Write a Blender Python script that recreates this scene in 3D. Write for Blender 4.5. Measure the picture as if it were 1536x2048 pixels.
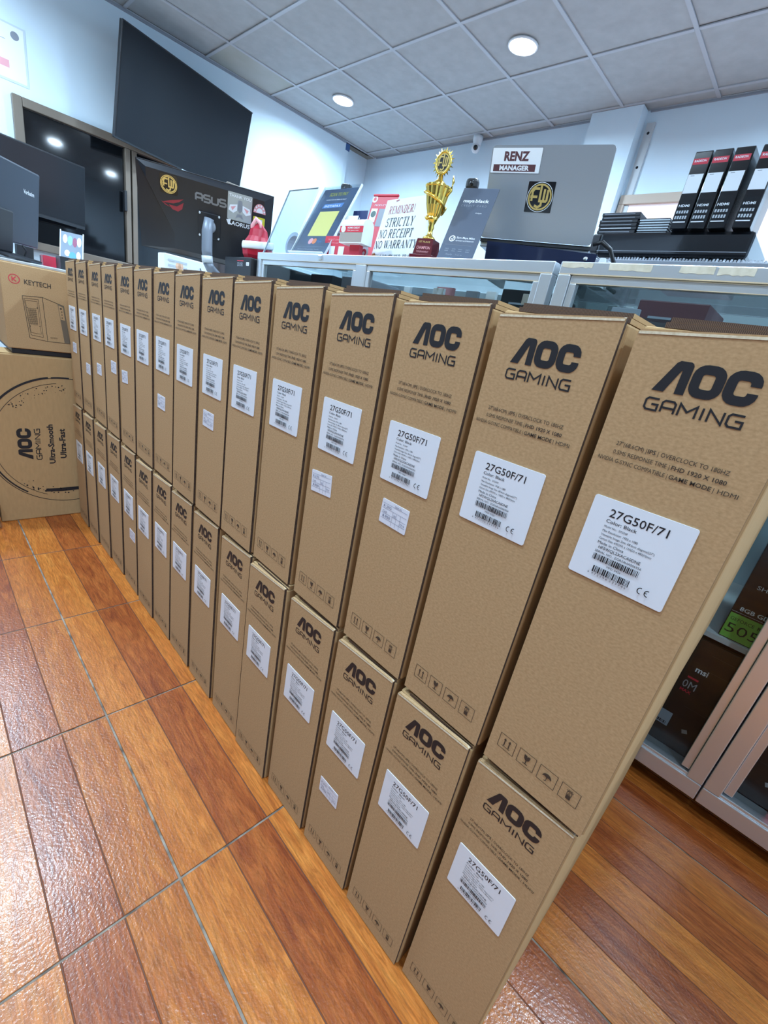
import bpy, bmesh, math, random
from mathutils import Vector, Matrix
for o in list(bpy.data.objects): bpy.data.objects.remove(o, do_unlink=True)
S = bpy.context.scene
COL = S.collection
random.seed(7)
R = math.radians

# ------------------------------------------------------------------ camera
cam_d = bpy.data.cameras.new('camera')
cam_d.sensor_fit = 'VERTICAL'; cam_d.sensor_height = 36.0; cam_d.lens = 882.37 * 36.0 / 2048.0
cam_d.clip_start = 0.01; cam_d.clip_end = 60
cam = bpy.data.objects.new('camera', cam_d); COL.objects.link(cam)
rt = Vector((0.6889, 0.7013, 0.1831)); dn = Vector((0.3791, -0.1334, -0.9157)); fw = Vector((-0.6178, 0.7002, -0.3578))
fw.normalize(); rt = (rt - fw * rt.dot(fw)).normalized(); up = rt.cross(fw)
m = Matrix.Identity(4)
for i in range(3):
    m[i][0] = rt[i]; m[i][1] = up[i]; m[i][2] = -fw[i]
m.translation = Vector((0.00237, -0.40544, 0.90815))
cam.matrix_world = m
S.camera = cam

# ------------------------------------------------------------------ world, exposure
W = bpy.data.worlds.new('world'); S.world = W; W.use_nodes = True
bg = W.node_tree.nodes['Background']; bg.inputs[0].default_value = (0.70, 0.85, 1.0, 1); bg.inputs[1].default_value = 0.10
S.view_settings.view_transform = 'Standard'; S.view_settings.look = 'None'
S.view_settings.gamma = 1.0; S.view_settings.use_curve_mapping = False
S.view_settings.exposure = 0.0
LAMP_W = 31.0; AISLE_W = 29.0; LEFT_W = 40.0; FRONT_FILL_W = 13.0; LAMP_COL = (0.57, 0.79, 1.0)
CEIL = 2.70
LAMPS = [(-3.862, 2.43), (-2.147, 2.443), (-0.43, 2.43), (1.28, 2.43),
         (-3.0, 1.47), (-1.29, 1.47), (0.43, 1.47), (2.1, 1.47),
         (-3.86, -0.42), (-2.4, -0.42), (-0.6, -0.42), (1.2, -0.42),
         (-3.1, -1.15), (-1.5, -1.15), (0.1, -1.15), (1.8, -1.15)]  # last row: added fill lamps out of view, to brighten the carton faces

# ------------------------------------------------------------------ materials
MATS = {}
def mat(name, col, rough=0.5, metal=0.0, emit=None, es=0.0, spec=0.5, coat=0.0):
    if name in MATS: return MATS[name]
    M = bpy.data.materials.new(name); M.use_nodes = True
    b = M.node_tree.nodes['Principled BSDF']
    b.inputs['Base Color'].default_value = (*col, 1); b.inputs['Roughness'].default_value = rough
    b.inputs['Metallic'].default_value = metal
    b.inputs['Specular IOR Level'].default_value = spec
    b.inputs['Coat Weight'].default_value = coat
    if emit:
        b.inputs['Emission Color'].default_value = (*emit, 1); b.inputs['Emission Strength'].default_value = es
    MATS[name] = M
    return M
def nodes(M): return M.node_tree.nodes, M.node_tree.links, M.node_tree.nodes['Principled BSDF']
def noisy(M, scale, c1, c2, vec=(1, 1, 1), detail=6, bump=0.0, bscale=None, lo=0.3, hi=0.7, rnd=False):
    """noise-mixed colour and optional bump on a principled material, object coordinates"""
    n, l, b = nodes(M)
    tc = n.new('ShaderNodeTexCoord'); mp = n.new('ShaderNodeMapping'); mp.inputs['Scale'].default_value = vec
    l.new(tc.outputs['Object'], mp.inputs['Vector'])
    if rnd:
        oi = n.new('ShaderNodeObjectInfo'); mu = n.new('ShaderNodeMath'); mu.operation = 'MULTIPLY'; mu.inputs[1].default_value = 40
        l.new(oi.outputs['Random'], mu.inputs[0]); l.new(mu.outputs[0], mp.inputs['Location'])
    tx = n.new('ShaderNodeTexNoise'); tx.inputs['Scale'].default_value = scale; tx.inputs['Detail'].default_value = detail
    l.new(mp.outputs[0], tx.inputs['Vector'])
    cr = n.new('ShaderNodeValToRGB'); cr.color_ramp.elements[0].color = (*c1, 1); cr.color_ramp.elements[1].color = (*c2, 1)
    cr.color_ramp.elements[0].position = lo; cr.color_ramp.elements[1].position = hi
    l.new(tx.outputs['Fac'], cr.inputs[0]); l.new(cr.outputs[0], b.inputs['Base Color'])
    if bump:
        t2 = tx
        if bscale:
            t2 = n.new('ShaderNodeTexNoise'); t2.inputs['Scale'].default_value = bscale; t2.inputs['Detail'].default_value = 3
            l.new(tc.outputs['Object'], t2.inputs['Vector'])
        bp = n.new('ShaderNodeBump'); bp.inputs['Strength'].default_value = bump; bp.inputs['Distance'].default_value = 0.002
        l.new(t2.outputs['Fac'], bp.inputs['Height']); l.new(bp.outputs[0], b.inputs['Normal'])
    return M
CARD = noisy(mat('cardboard', (.4, .26, .13), .82, spec=.2), 480, (.42, .265, .130), (.54, .348, .182), vec=(.6, 1, 1), detail=8, bump=.02, bscale=900)
CARDS = noisy(mat('cardboard_side', (.4, .26, .13), .85, spec=.2), 120, (.45, .285, .135), (.50, .315, .15), vec=(1, 1, .3), bump=.06, bscale=400)
FOLD = noisy(mat('cardboard_fold', (.6, .5, .35), .85), 300, (.50, .39, .25), (.70, .60, .44))
EDGE = mat('corrugated_edge', (.13, .08, .05), .9)
n_, l_, b_ = nodes(EDGE)
w_ = n_.new('ShaderNodeTexWave'); w_.inputs['Scale'].default_value = 260; w_.inputs['Distortion'].default_value = 1.5
t_ = n_.new('ShaderNodeTexCoord'); l_.new(t_.outputs['Object'], w_.inputs['Vector'])
c_ = n_.new('ShaderNodeValToRGB'); c_.color_ramp.elements[0].color = (.05, .028, .018, 1); c_.color_ramp.elements[1].color = (.17, .10, .065, 1)
l_.new(w_.outputs['Fac'], c_.inputs[0]); l_.new(c_.outputs[0], b_.inputs['Base Color'])
INK = mat('black_ink', (.012, .012, .016), .55)
INK2 = mat('thin_ink', (.05, .035, .025), .6)
PAPER = mat('label_paper', (.78, .82, .88), .5)
WALL = noisy(mat('wall_paint', (.8, .83, .86), .75, spec=.25), 2.2, (.68, .81, .90), (.73, .855, .95), bump=.04, bscale=60)
CEILM = noisy(mat('ceiling_board', (.66, .66, .68), .9, spec=.1), 14, (.40, .42, .43), (.45, .475, .485), bump=.12, bscale=220, rnd=True)
CEILST = noisy(mat('ceiling_board_stained', (.66, .66, .6), .9, spec=.1), 2.5, (.40, .41, .36), (.50, .51, .50), bump=.1, bscale=220)
GRID = mat('grid_paint', (.46, .49, .53), .5)
DARK = mat('dark_gap', (.015, .016, .02), .9)
GROUT = noisy(mat('grout', (.4, .36, .32), .8), 30, (.08, .055, .04), (.42, .35, .28))
ALU = mat('aluminium', (.76, .80, .84), .28, 1.0)
ALUW = mat('white_aluminium', (.78, .82, .86), .32, 0.85)
BLACKP = mat('black_plastic', (.012, .013, .017), .42)
BLACKG = mat('black_gloss', (.008, .009, .012), .16, coat=.3)
SCREEN = mat('screen_black', (.006, .007, .010), .14, spec=.35)
WHITEP = mat('white_plastic', (.8, .84, .88), .35)
GREYP = mat('grey_plastic', (.25, .27, .31), .4)
SILVER = mat('silver_paint', (.42, .46, .52), .33, .55)
BRONZE = noisy(mat('bronze_frame', (.2, .16, .125), .45, .35), 3, (.17, .135, .105), (.26, .21, .165), vec=(1, 1, .2))
GOLD = mat('gold', (.95, .68, .16), .22, 1.0)
GOLDF = mat('gold_foil', (.78, .60, .22), .3, .6)
RED = mat('red_print', (.62, .03, .06), .45)
PINKP = mat('pink_print', (.75, .35, .38), .5)
WHITE = mat('white_print', (.82, .85, .9), .5)
MAROON = mat('maroon_wood', (.11, .012, .018), .25, coat=.4)
MAROONP = mat('maroon_print', (.10, .035, .045), .5)
CREDR = mat('serif_red', (.35, .02, .04), .5)
GREEN = noisy(mat('green_print', (.17, .5, .06), .35, coat=.4), 6, (.13, .44, .04), (.27, .62, .13))
NAVY = noisy(mat('navy_print', (.03, .06, .14), .3, coat=.5), 9, (.02, .04, .09), (.07, .13, .24))
NAVY2 = mat('navy_card', (.03, .05, .16), .5)
BLUEP = mat('blue_print', (.06, .2, .5), .5)
YELLOW = mat('yellow_print', (.72, .66, .18), .5)
LIME = mat('lime_print', (.68, .66, .05), .5)
ORANGE = mat('orange_print', (.75, .2, .06), .5)
SLATE = mat('slate_board', (.085, .105, .15), .38)
SLATE2 = mat('slate_board_lower', (.075, .10, .15), .4)
BEIGE = mat('beige_wood', (.5, .40, .32), .6)
TAPE = noisy(mat('tape_residue', (.55, .52, .42), .7), 60, (.48, .45, .36), (.62, .59, .50))
DESK = noisy(mat('desk_laminate', (.5, .48, .45), .5), 20, (.42, .40, .38), (.55, .53, .5))
COOL = mat('cool_grey_print', (.28, .31, .36), .5)
CABLE = mat('black_cable', (.01, .01, .012), .45)
PEACH = mat('peach_plastic', (.75, .45, .3), .5)
BUBBLE = noisy(mat('bubble_wrap', (.2, .22, .27), .3, spec=.8), 120, (.06, .07, .09), (.42, .46, .52), bump=.8)
def glass(name, tint=(.93, .97, .97), alpha=.9, rough=.02):
    M = bpy.data.materials.new(name); M.use_nodes = True; n = M.node_tree.nodes; l = M.node_tree.links
    n.clear()
    o = n.new('ShaderNodeOutputMaterial'); mx = n.new('ShaderNodeMixShader'); tr = n.new('ShaderNodeBsdfTransparent'); gl = n.new('ShaderNodeBsdfGlossy')
    lw = n.new('ShaderNodeLayerWeight'); lw.inputs[0].default_value = .5
    pw = n.new('ShaderNodeMath'); pw.operation = 'POWER'; pw.inputs[1].default_value = 4.0; l.new(lw.outputs['Facing'], pw.inputs[0])
    fr = n.new('ShaderNodeMath'); fr.operation = 'MULTIPLY_ADD'; fr.inputs[1].default_value = .55; fr.inputs[2].default_value = .015; l.new(pw.outputs[0], fr.inputs[0])
    tr.inputs[0].default_value = (*[c * alpha for c in tint], 1); gl.inputs['Roughness'].default_value = rough
    l.new(fr.outputs[0], mx.inputs[0]); l.new(tr.outputs[0], mx.inputs[1]); l.new(gl.outputs[0], mx.inputs[2]); l.new(mx.outputs[0], o.inputs[0])
    MATS[name] = M
    return M
GLASS = glass('clear_glass'); ACRYL = glass('clear_acrylic', (.95, .98, 1), .96); TINTG = glass('tinted_glass', (.2, .2, .22), .35)
def wood_tile(name, c1, c2, c3):
    M = mat(name, c2, .3, spec=.5, coat=.25)
    n, l, b = nodes(M)
    b.inputs['Coat Roughness'].default_value = .14
    tc = n.new('ShaderNodeTexCoord'); oi = n.new('ShaderNodeObjectInfo'); mu = n.new('ShaderNodeVectorMath'); mu.operation = 'ADD'
    sc = n.new('ShaderNodeMath'); sc.operation = 'MULTIPLY'; sc.inputs[1].default_value = 13.7
    l.new(oi.outputs['Random'], sc.inputs[0])
    cx = n.new('ShaderNodeCombineXYZ'); l.new(sc.outputs[0], cx.inputs[0]); l.new(tc.outputs['Object'], mu.inputs[0]); l.new(cx.outputs[0], mu.inputs[1])
    mp = n.new('ShaderNodeMapping'); mp.inputs['Scale'].default_value = (2.0, 15, 1); l.new(mu.outputs[0], mp.inputs[0])
    n1 = n.new('ShaderNodeTexNoise'); n1.inputs['Scale'].default_value = 2.3; n1.inputs['Detail'].default_value = 9; n1.inputs['Distortion'].default_value = 1.6; n1.inputs['Roughness'].default_value = .65
    l.new(mp.outputs[0], n1.inputs['Vector'])
    cr = n.new('ShaderNodeValToRGB'); e = cr.color_ramp.elements
    e[0].position = .34; e[0].color = (*c1, 1); e[1].position = .68; e[1].color = (*c3, 1); k = e.new(.5); k.color = (*c2, 1)
    l.new(n1.outputs['Fac'], cr.inputs[0])
    mp2 = n.new('ShaderNodeMapping'); mp2.inputs['Scale'].default_value = (14, 160, 1); l.new(mu.outputs[0], mp2.inputs[0])
    n2 = n.new('ShaderNodeTexNoise'); n2.inputs['Scale'].default_value = 2; n2.inputs['Detail'].default_value = 4; l.new(mp2.outputs[0], n2.inputs['Vector'])
    mr = n.new('ShaderNodeMapRange'); mr.inputs[1].default_value = .3; mr.inputs[2].default_value = .7; mr.inputs[3].default_value = .66; mr.inputs[4].default_value = 1.18; l.new(n2.outputs['Fac'], mr.inputs[0])
    mm = n.new('ShaderNodeMix'); mm.data_type = 'RGBA'; mm.blend_type = 'MULTIPLY'; mm.inputs[0].default_value = 1
    fg = n.new('ShaderNodeMath'); fg.operation = 'MULTIPLY'; fg.inputs[1].default_value = 16; l.new(n1.outputs['Fac'], fg.inputs[0])
    pp = n.new('ShaderNodeMath'); pp.operation = 'PINGPONG'; pp.inputs[1].default_value = 1; l.new(fg.outputs[0], pp.inputs[0])
    fr = n.new('ShaderNodeMapRange'); fr.inputs[1].default_value = 0; fr.inputs[2].default_value = .35; fr.inputs[3].default_value = .80; fr.inputs[4].default_value = 1.0; l.new(pp.outputs[0], fr.inputs[0])
    fm = n.new('ShaderNodeMath'); fm.operation = 'MULTIPLY'; l.new(mr.outputs[0], fm.inputs[0]); l.new(fr.outputs[0], fm.inputs[1])
    l.new(cr.outputs[0], mm.inputs[6]); l.new(fm.outputs[0], mm.inputs[7]); l.new(mm.outputs[2], b.inputs['Base Color'])
    n3 = n.new('ShaderNodeTexNoise'); n3.inputs['Scale'].default_value = 200; n3.inputs['Detail'].default_value = 2; l.new(tc.outputs['Object'], n3.inputs['Vector'])
    bp = n.new('ShaderNodeBump'); bp.inputs['Strength'].default_value = .45; bp.inputs['Distance'].default_value = .0012; l.new(n3.outputs['Fac'], bp.inputs['Height'])
    l.new(bp.outputs[0], b.inputs['Normal']); l.new(bp.outputs[0], b.inputs['Coat Normal'])
    return M
WL = wood_tile('tile_light_plank', (.42, .112, .018), (.54, .162, .027), (.64, .225, .042))
WM = wood_tile('tile_mid_plank', (.36, .088, .014), (.46, .130, .021), (.56, .185, .032))
WD = wood_tile('tile_dark_plank', (.23, .044, .010), (.35, .082, .016), (.46, .128, .026))
GROOVE = mat('tile_groove', (.12, .035, .012), .6)

ORD = ['first', 'second', 'third', 'fourth', 'fifth', 'sixth', 'seventh', 'eighth', 'ninth', 'tenth', 'eleventh', 'twelfth', 'thirteenth', 'fourteenth', 'last']
# ------------------------------------------------------------------ mesh helpers
class MB:
    def __init__(s): s.v = []; s.f = []; s.m = []; s.sm = []
    def add(s, vs, fs, mi=0, smooth=False):
        b = len(s.v); s.v += [tuple(p) for p in vs]
        for f in fs: s.f.append([b + i for i in f]); s.m.append(mi); s.sm.append(smooth)
        return s
    def box(s, x0, x1, y0, y1, z0, z1, mi=0):
        return s.add([(x0, y0, z0), (x1, y0, z0), (x1, y1, z0), (x0, y1, z0), (x0, y0, z1), (x1, y0, z1), (x1, y1, z1), (x0, y1, z1)],
                     [(0, 3, 2, 1), (4, 5, 6, 7), (0, 1, 5, 4), (1, 2, 6, 5), (2, 3, 7, 6), (3, 0, 4, 7)], mi)
    def cbox(s, x0, x1, y0, y1, z0, z1, c, mi=0):
        """box with all edges bevelled by c"""
        bm = bmesh.new(); bmesh.ops.create_cube(bm, size=1)
        for v in bm.verts: v.co = ((x0 + x1) / 2 + v.co.x * (x1 - x0), (y0 + y1) / 2 + v.co.y * (y1 - y0), (z0 + z1) / 2 + v.co.z * (z1 - z0))
        bmesh.ops.bevel(bm, geom=bm.edges[:], offset=c, segments=2, affect='EDGES', profile=.5)
        bm.verts.index_update(); s.add([v.co[:] for v in bm.verts], [[v.index for v in f.verts] for f in bm.faces], mi, False); bm.free()
        return s
    def prism(s, poly, y0, y1, mi=0):
        """polygon in x,z extruded in y"""
        n = len(poly); vs = [(p[0], y0, p[1]) for p in poly] + [(p[0], y1, p[1]) for p in poly]
        fs = [list(range(n)), list(range(2 * n - 1, n - 1, -1))] + [(i, n + i, n + (i + 1) % n, (i + 1) % n) for i in range(n)]
        return s.add(vs, fs, mi)
    def lathe(s, prof, n=24, c=(0, 0, 0), mi=0, rib=0.0):
        vs = []; fs = []
        for i, (r, z) in enumerate(prof):
            for k in range(n):
                a = 2 * math.pi * k / n; rr = r * (1 - (rib if k % 2 else 0))
                vs.append((c[0] + rr * math.cos(a), c[1] + rr * math.sin(a), c[2] + z))
        for i in range(len(prof) - 1):
            for k in range(n):
                fs.append((i * n + k, i * n + (k + 1) % n, (i + 1) * n + (k + 1) % n, (i + 1) * n + k))
        fs.append(list(range(n))[::-1]); fs.append([(len(prof) - 1) * n + k for k in range(n)])
        return s.add(vs, fs, mi, rib == 0)
    def tube(s, path, r, n=8, mi=0, closed=False, flat=1.0):
        P = [Vector(p) for p in path]; N = len(P); vs = []; fs = []
        rr = r if isinstance(r, (list, tuple)) else [r] * N
        ref = Vector((0, 0, 1)) if abs((P[1] - P[0]).normalized().z) < .9 else Vector((0, 1, 0))
        for i, p in enumerate(P):
            t = (P[(i + 1) % N] - P[i - 1]) if (closed or 0 < i < N - 1) else (P[1] - P[0] if i == 0 else P[-1] - P[-2])
            t.normalize(); a = t.cross(ref)
            if a.length < 1e-4: a = t.cross(Vector((1, 0, 0)))
            a.normalize(); b = a.cross(t)
            for k in range(n):
                an = 2 * math.pi * k / n
                vs.append(p + a * math.cos(an) * rr[i] + b * math.sin(an) * rr[i] * flat)
        M = N if closed else N - 1
        for i in range(M):
            for k in range(n):
                fs.append((i * n + k, i * n + (k + 1) % n, ((i + 1) % N) * n + (k + 1) % n, ((i + 1) % N) * n + k))
        if not closed: fs.append(list(range(n))[::-1]); fs.append([(N - 1) * n + k for k in range(n)])
        return s.add(vs, fs, mi, True)
    def flat(s, P2, fs, y, mi=0, sx=1, ox=0, oz=0, sz=1):
        """2-D print on a plane y = const, facing -y"""
        return s.add([(ox + p[0] * sx, y, oz + p[1] * sz) for p in P2], fs, mi)
    def build(s, name, mats, parent=None, fix=True):
        me = bpy.data.meshes.new(name); me.from_pydata(s.v, [], s.f)
        for M in (mats if isinstance(mats, (list, tuple)) else [mats]): me.materials.append(M)
        for i, p in enumerate(me.polygons): p.material_index = s.m[i]; p.use_smooth = s.sm[i]
        if fix:
            bm = bmesh.new(); bm.from_mesh(me); bmesh.ops.recalc_face_normals(bm, faces=bm.faces); bm.to_mesh(me); bm.free()
        me.update()
        return link(name, me, parent)
def link(name, me, parent=None):
    o = bpy.data.objects.new(name, me); COL.objects.link(o)
    if parent is not None: o.parent = parent
    return o
def thing(name, label, cat, loc=(0, 0, 0), rot=(0, 0, 0), group=None):
    o = bpy.data.objects.new(name, None); COL.objects.link(o); o.empty_display_size = .05
    o.location = loc; o.rotation_euler = rot; tag(o, label, cat, group)
    return o
def tag(o, label, cat, group=None):
    o['label'] = label; o['category'] = cat
    if group: o['group'] = group
    return o
def struct(o, label=None):
    o['kind'] = 'structure'
    if label: o['label'] = label
    return o

# ------------------------------------------------------------------ 2-D print helpers
_tc = {}
def txt(s, bold=0.0, res=2):
    """builtin font text as (points, faces, bounds), unit size"""
    key = (s, bold, res)
    if key in _tc: return _tc[key]
    cu = bpy.data.curves.new('t', 'FONT'); cu.body = s; cu.resolution_u = res; cu.offset = bold; cu.fill_mode = 'FRONT'
    ob = bpy.data.objects.new('t', cu); COL.objects.link(ob)
    dg = bpy.context.evaluated_depsgraph_get(); dg.update()
    me = bpy.data.meshes.new_from_object(ob.evaluated_get(dg))
    P = [(v.co.x, v.co.y) for v in me.vertices]; F = [list(p.vertices) for p in me.polygons]
    bpy.data.objects.remove(ob); bpy.data.curves.remove(cu); bpy.data.meshes.remove(me)
    xs = [p[0] for p in P] or [0]; ys = [p[1] for p in P] or [0]
    _tc[key] = (P, F, min(xs), max(xs), min(ys), max(ys))
    return _tc[key]
class PR:
    """collects 2-D print (u right, v up)"""
    def __init__(s): s.P = []; s.F = []; s.M = []; s.D = []; s.lay = 0
    def poly(s, pts, mi=0, step=1):
        b = len(s.P); s.P += pts; s.D += [s.lay] * len(pts); s.F.append(list(range(b, b + len(pts)))); s.M.append(mi)
        if step: s.lay += 1
        return s
    def rect(s, u0, v0, u1, v1, mi=0): return s.poly([(u0, v0), (u1, v0), (u1, v1), (u0, v1)], mi)
    def faces(s, P, F, mi=0):
        b = len(s.P); s.P += P; s.D += [s.lay] * len(P); s.lay += 1
        for f in F: s.F.append([b + i for i in f]); s.M.append(mi)
        return s
    def text(s, t, u0, v0, u1, h, bold=0.0, mi=0, res=2, shear=0.0):
        """fit text between u0 and u1, cap height h, baseline v0"""
        P, F, a, b, c, d = txt(t, bold, res)
        P2, F2, a2, b2, c2, d2 = txt('H', bold, res)
        k = (u1 - u0) / max(b - a, 1e-6); kv = h / (d2 - c2)
        return s.faces([(u0 + (p[0] - a) * k + shear * p[1] * kv, v0 + (p[1] - c2) * kv) for p in P], F, mi)
    def stroke(s, pts, w, closed=False, mi=0):
        N = len(pts); L = []; Rr = []
        for i in range(N):
            p = Vector(pts[i])
            a = Vector(pts[i - 1]) if (closed or i > 0) else None; b = Vector(pts[(i + 1) % N]) if (closed or i < N - 1) else None
            d1 = (p - a).normalized() if a is not None else None; d2 = (b - p).normalized() if b is not None else None
            if d1 is None: d1 = d2
            if d2 is None: d2 = d1
            n1 = Vector((-d1.y, d1.x)); n2 = Vector((-d2.y, d2.x)); n = n1 + n2
            if n.length < 1e-6: n = n1
            n.normalize(); k = (w / 2) / max(n.dot(n1), .45)
            L.append(tuple(p + n * k)); Rr.append(tuple(p - n * k))
        M = N if closed else N - 1
        for i in range(M):
            j = (i + 1) % N; s.poly([Rr[i], Rr[j], L[j], L[i]], mi, 0)
        s.lay += 1
        return s
    def arc(s, cu, cv, ru, rv, a0, a1, w, mi=0, n=18):
        pts = [(cu + ru * math.cos(R(a0 + (a1 - a0) * i / n)), cv + rv * math.sin(R(a0 + (a1 - a0) * i / n))) for i in range(n + 1)]
        if abs(a1 - a0) >= 360: return s.stroke(pts[:-1], w, True, mi)
        return s.stroke(pts, w, False, mi)
    def disc(s, cu, cv, ru, rv=None, mi=0, n=24):
        rv = rv or ru
        return s.poly([(cu + ru * math.cos(2 * math.pi * i / n), cv + rv * math.sin(2 * math.pi * i / n)) for i in range(n)], mi)
    def rrect(s, u0, v0, u1, v1, r, mi=0):
        pts = []
        for (cu, cv, a) in ((u1 - r, v1 - r, 0), (u0 + r, v1 - r, 90), (u0 + r, v0 + r, 180), (u1 - r, v0 + r, 270)):
            for k in range(5): pts.append((cu + r * math.cos(R(a + k * 22.5)), cv + r * math.sin(R(a + k * 22.5))))
        return s.poly(pts, mi)
    def build(s, name, mats, parent, y=0.0, xf=None):
        """print lying on the plane y (facing -y) of the parent; xf maps (u,v,y) to xyz"""
        b = MB()
        f = xf or (lambda u, v, d: (u, y - d, v))
        st = min(3e-5, .0012 / max(s.lay, 1))
        b.v = [f(p[0], p[1], s.D[i] * st) for i, p in enumerate(s.P)]; b.f = s.F; b.m = s.M; b.sm = [False] * len(s.F)
        return b.build(name, mats, parent, fix=False)
def rr_path(u0, v0, u1, v1, r, n=4):
    pts = []
    for (cu, cv, a) in ((u1 - r, v1 - r, 0), (u0 + r, v1 - r, 90), (u0 + r, v0 + r, 180), (u1 - r, v0 + r, 270)):
        for k in range(n + 1): pts.append((cu + r * math.cos(R(a + k * 90 / n)), cv + r * math.sin(R(a + k * 90 / n))))
    return pts
TECH = {'G': [[(1, 1), (.18, 1), (0, .82), (0, .18), (.18, 0), (1, 0), (1, .5), (.5, .5)]], 'A': [[(0, 0), (0, .82), (.18, 1), (.82, 1), (1, .82), (1, 0)], [(0, .4), (1, .4)]],
        'M': [[(0, 0), (0, 1), (.5, .4), (1, 1), (1, 0)]], 'I': [[(.5, 0), (.5, 1)]], 'N': [[(0, 0), (0, 1), (1, 0), (1, 1)]],
        'S': [[(1, 1), (.2, 1), (0, .85), (0, .62), (.15, .5), (.85, .5), (1, .38), (1, .15), (.8, 0), (0, 0)]], 'U': [[(0, 1), (0, .18), (.18, 0), (.82, 0), (1, .18), (1, 1)]]}
def tech_word(pr, word, u0, v0, u1, v1, w, mi=0, gap=.32, slant=0.0):
    wid = {'I': .25, 'M': 1.25}
    tot = sum(wid.get(c, 1) for c in word) + gap * (len(word) - 1); k = (u1 - u0 - w) / tot; u = u0 + w / 2; h = v1 - v0 - w
    for c in word:
        cw = wid.get(c, 1) * k
        for pl in TECH[c]: pr.stroke([(u + p[0] * cw + slant * p[1] * h, v0 + w / 2 + p[1] * h) for p in pl], w, mi=mi)
        u += cw + gap * k
def maker_logo(pr, k=1.0, ou=0.0, ov=0.0, f=None, mi=0):
    """three-letter maker mark over the word below it; design coords in metres of the narrow carton face"""
    f = f or (lambda u, v: (ou + u * k, ov + v * k))
    q = PR()
    q.poly([(.0252, .4268), (.0338, .4268), (.0350, .4300), (.0395, .4408), (.0358, .4488)])
    q.poly([(.0358, .4488), (.0395, .4408), (.0408, .4438), (.0413, .4440), (.0452, .4505), (.0380, .4505)])
    q.poly([(.0413, .4440), (.0413, .4268), (.0478, .4268), (.0478, .4478), (.0468, .4497), (.0452, .4505)])
    q.stroke(rr_path(.0522, .4300, .0670, .4472, .0050), .0066, True)
    C = rr_path(.0742, .4300, .0886, .4472, .0050)
    C = C[0:]  # starts at right-top corner
    i0 = [p for p in C[:5]]; i1 = C[5:10]; i2 = C[10:15]; i3 = C[15:20]
    q.stroke([(.0886, .4408)] + i0 + i1 + i2 + i3 + [(.0886, .4362)], .0066)
    tech_word(q, 'GAMING', .0238, .4113, .0912, .4216, .0015)
    pr.faces([f(*p) for p in q.P], q.F, mi)
SER_T, SER_N = .15, .05
def serif_glyph(c):
    T, N = SER_T, SER_N; q = PR(); w = .72
    def V(x, t=T, top=True, bot=True, y0=0, y1=1):
        q.rect(x - t / 2, y0, x + t / 2, y1)
        if bot: q.rect(x - t / 2 - .07, y0, x + t / 2 + .07, y0 + N)
        if top: q.rect(x - t / 2 - .07, y1 - N, x + t / 2 + .07, y1)
    def H(x0, x1, y): q.rect(x0, y - N / 2, x1, y + N / 2)
    def D(x0, y0, x1, y1, t): q.stroke([(x0, y0), (x1, y1)], t)
    if c == 'I': V(.16); w = .32
    elif c == 'E': V(.16); H(.1, .62, 1 - N / 2); H(.1, .5, .52); H(.1, .64, N / 2); q.rect(.59, .76, .64, 1); q.rect(.61, 0, .66, .26); q.rect(.47, .4, .51, .64); w = .7
    elif c == 'L': V(.16); H(.1, .62, N / 2); q.rect(.58, 0, .63, .3); w = .66
    elif c == 'T': V(.36, top=False); H(.02, .7, 1 - N / 2); q.rect(.02, .74, .07, 1); q.rect(.65, .74, .7, 1); w = .72
    elif c in 'RP':
        V(.16); H(.16, .42, 1 - N / 2); H(.16, .42, .48); q.arc(.40, .735, .2, .235, 90, -90, T * .9)
        if c == 'R': D(.36, .48, .68, .02, T * .95); H(.58, .8, N / 2)
        w = .82 if c == 'R' else .68
    elif c == 'D': V(.16); H(.16, .36, 1 - N / 2); H(.16, .36, N / 2); q.arc(.34, .5, .34, .475, 90, -90, T); w = .8
    elif c == 'O': q.arc(.40, .5, .33, .46, 0, 360, .1); q.arc(.40, .5, .31, .46, 140, 220, .06); q.arc(.40, .5, .31, .46, -40, 40, .06); w = .8
    elif c in 'CG':
        q.arc(.42, .5, .34, .46, 50, 310, .1); q.arc(.42, .5, .32, .46, 130, 230, .06); q.rect(.62, .7, .67, .98)
        if c == 'G': V(.64, T * .8, bot=False, y1=.45)
        w = .78
    elif c == 'S': q.arc(.30, .74, .2, .22, 30, 270, .09); q.arc(.30, .28, .22, .24, 90, -150, .1); q.rect(.46, .7, .5, .98); q.rect(.06, .02, .1, .3); w = .6
    elif c == 'N': V(.14, N); V(.72, N, bot=False); D(.12, .97, .72, .03, T); w = .86
    elif c == 'M': V(.12, N); V(.84, T); D(.12, .97, .47, .03, T); D(.84, .97, .47, .03, N); w = 1.0
    elif c == 'A': D(.06, .02, .40, .98, N); D(.74, .02, .38, .98, T); H(.17, .60, .34); H(-.02, .2, N / 2); H(.6, .88, N / 2); w = .84
    elif c == 'W':
        D(.06, .97, .30, .03, T); D(.52, .97, .30, .03, N); D(.48, .97, .72, .03, T); D(.94, .97, .72, .03, N); H(-.02, .2, 1 - N / 2); H(.82, 1.02, 1 - N / 2); H(.4, .6, 1 - N / 2); w = 1.02
    elif c == 'Y': D(.08, .97, .38, .46, T); D(.68, .97, .38, .46, N); V(.38, top=False, y1=.48); H(-.02, .24, 1 - N / 2); H(.56, .8, 1 - N / 2); w = .76
    elif c == 'J': V(.34, bot=False, y0=.2); q.arc(.22, .2, .12, .17, 0, -170, .09); w = .46
    elif c == 'U': V(.14, bot=False, y0=.3); V(.66, N, bot=False, y0=.3); q.arc(.40, .3, .26, .27, 180, 360, .09); w = .8
    elif c == '!': q.poly([(.1, .28), (.16, .28), (.2, 1), (.06, 1)]); q.disc(.13, .08, .08, n=10); w = .3
    else: w = .36
    return q, w
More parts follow.
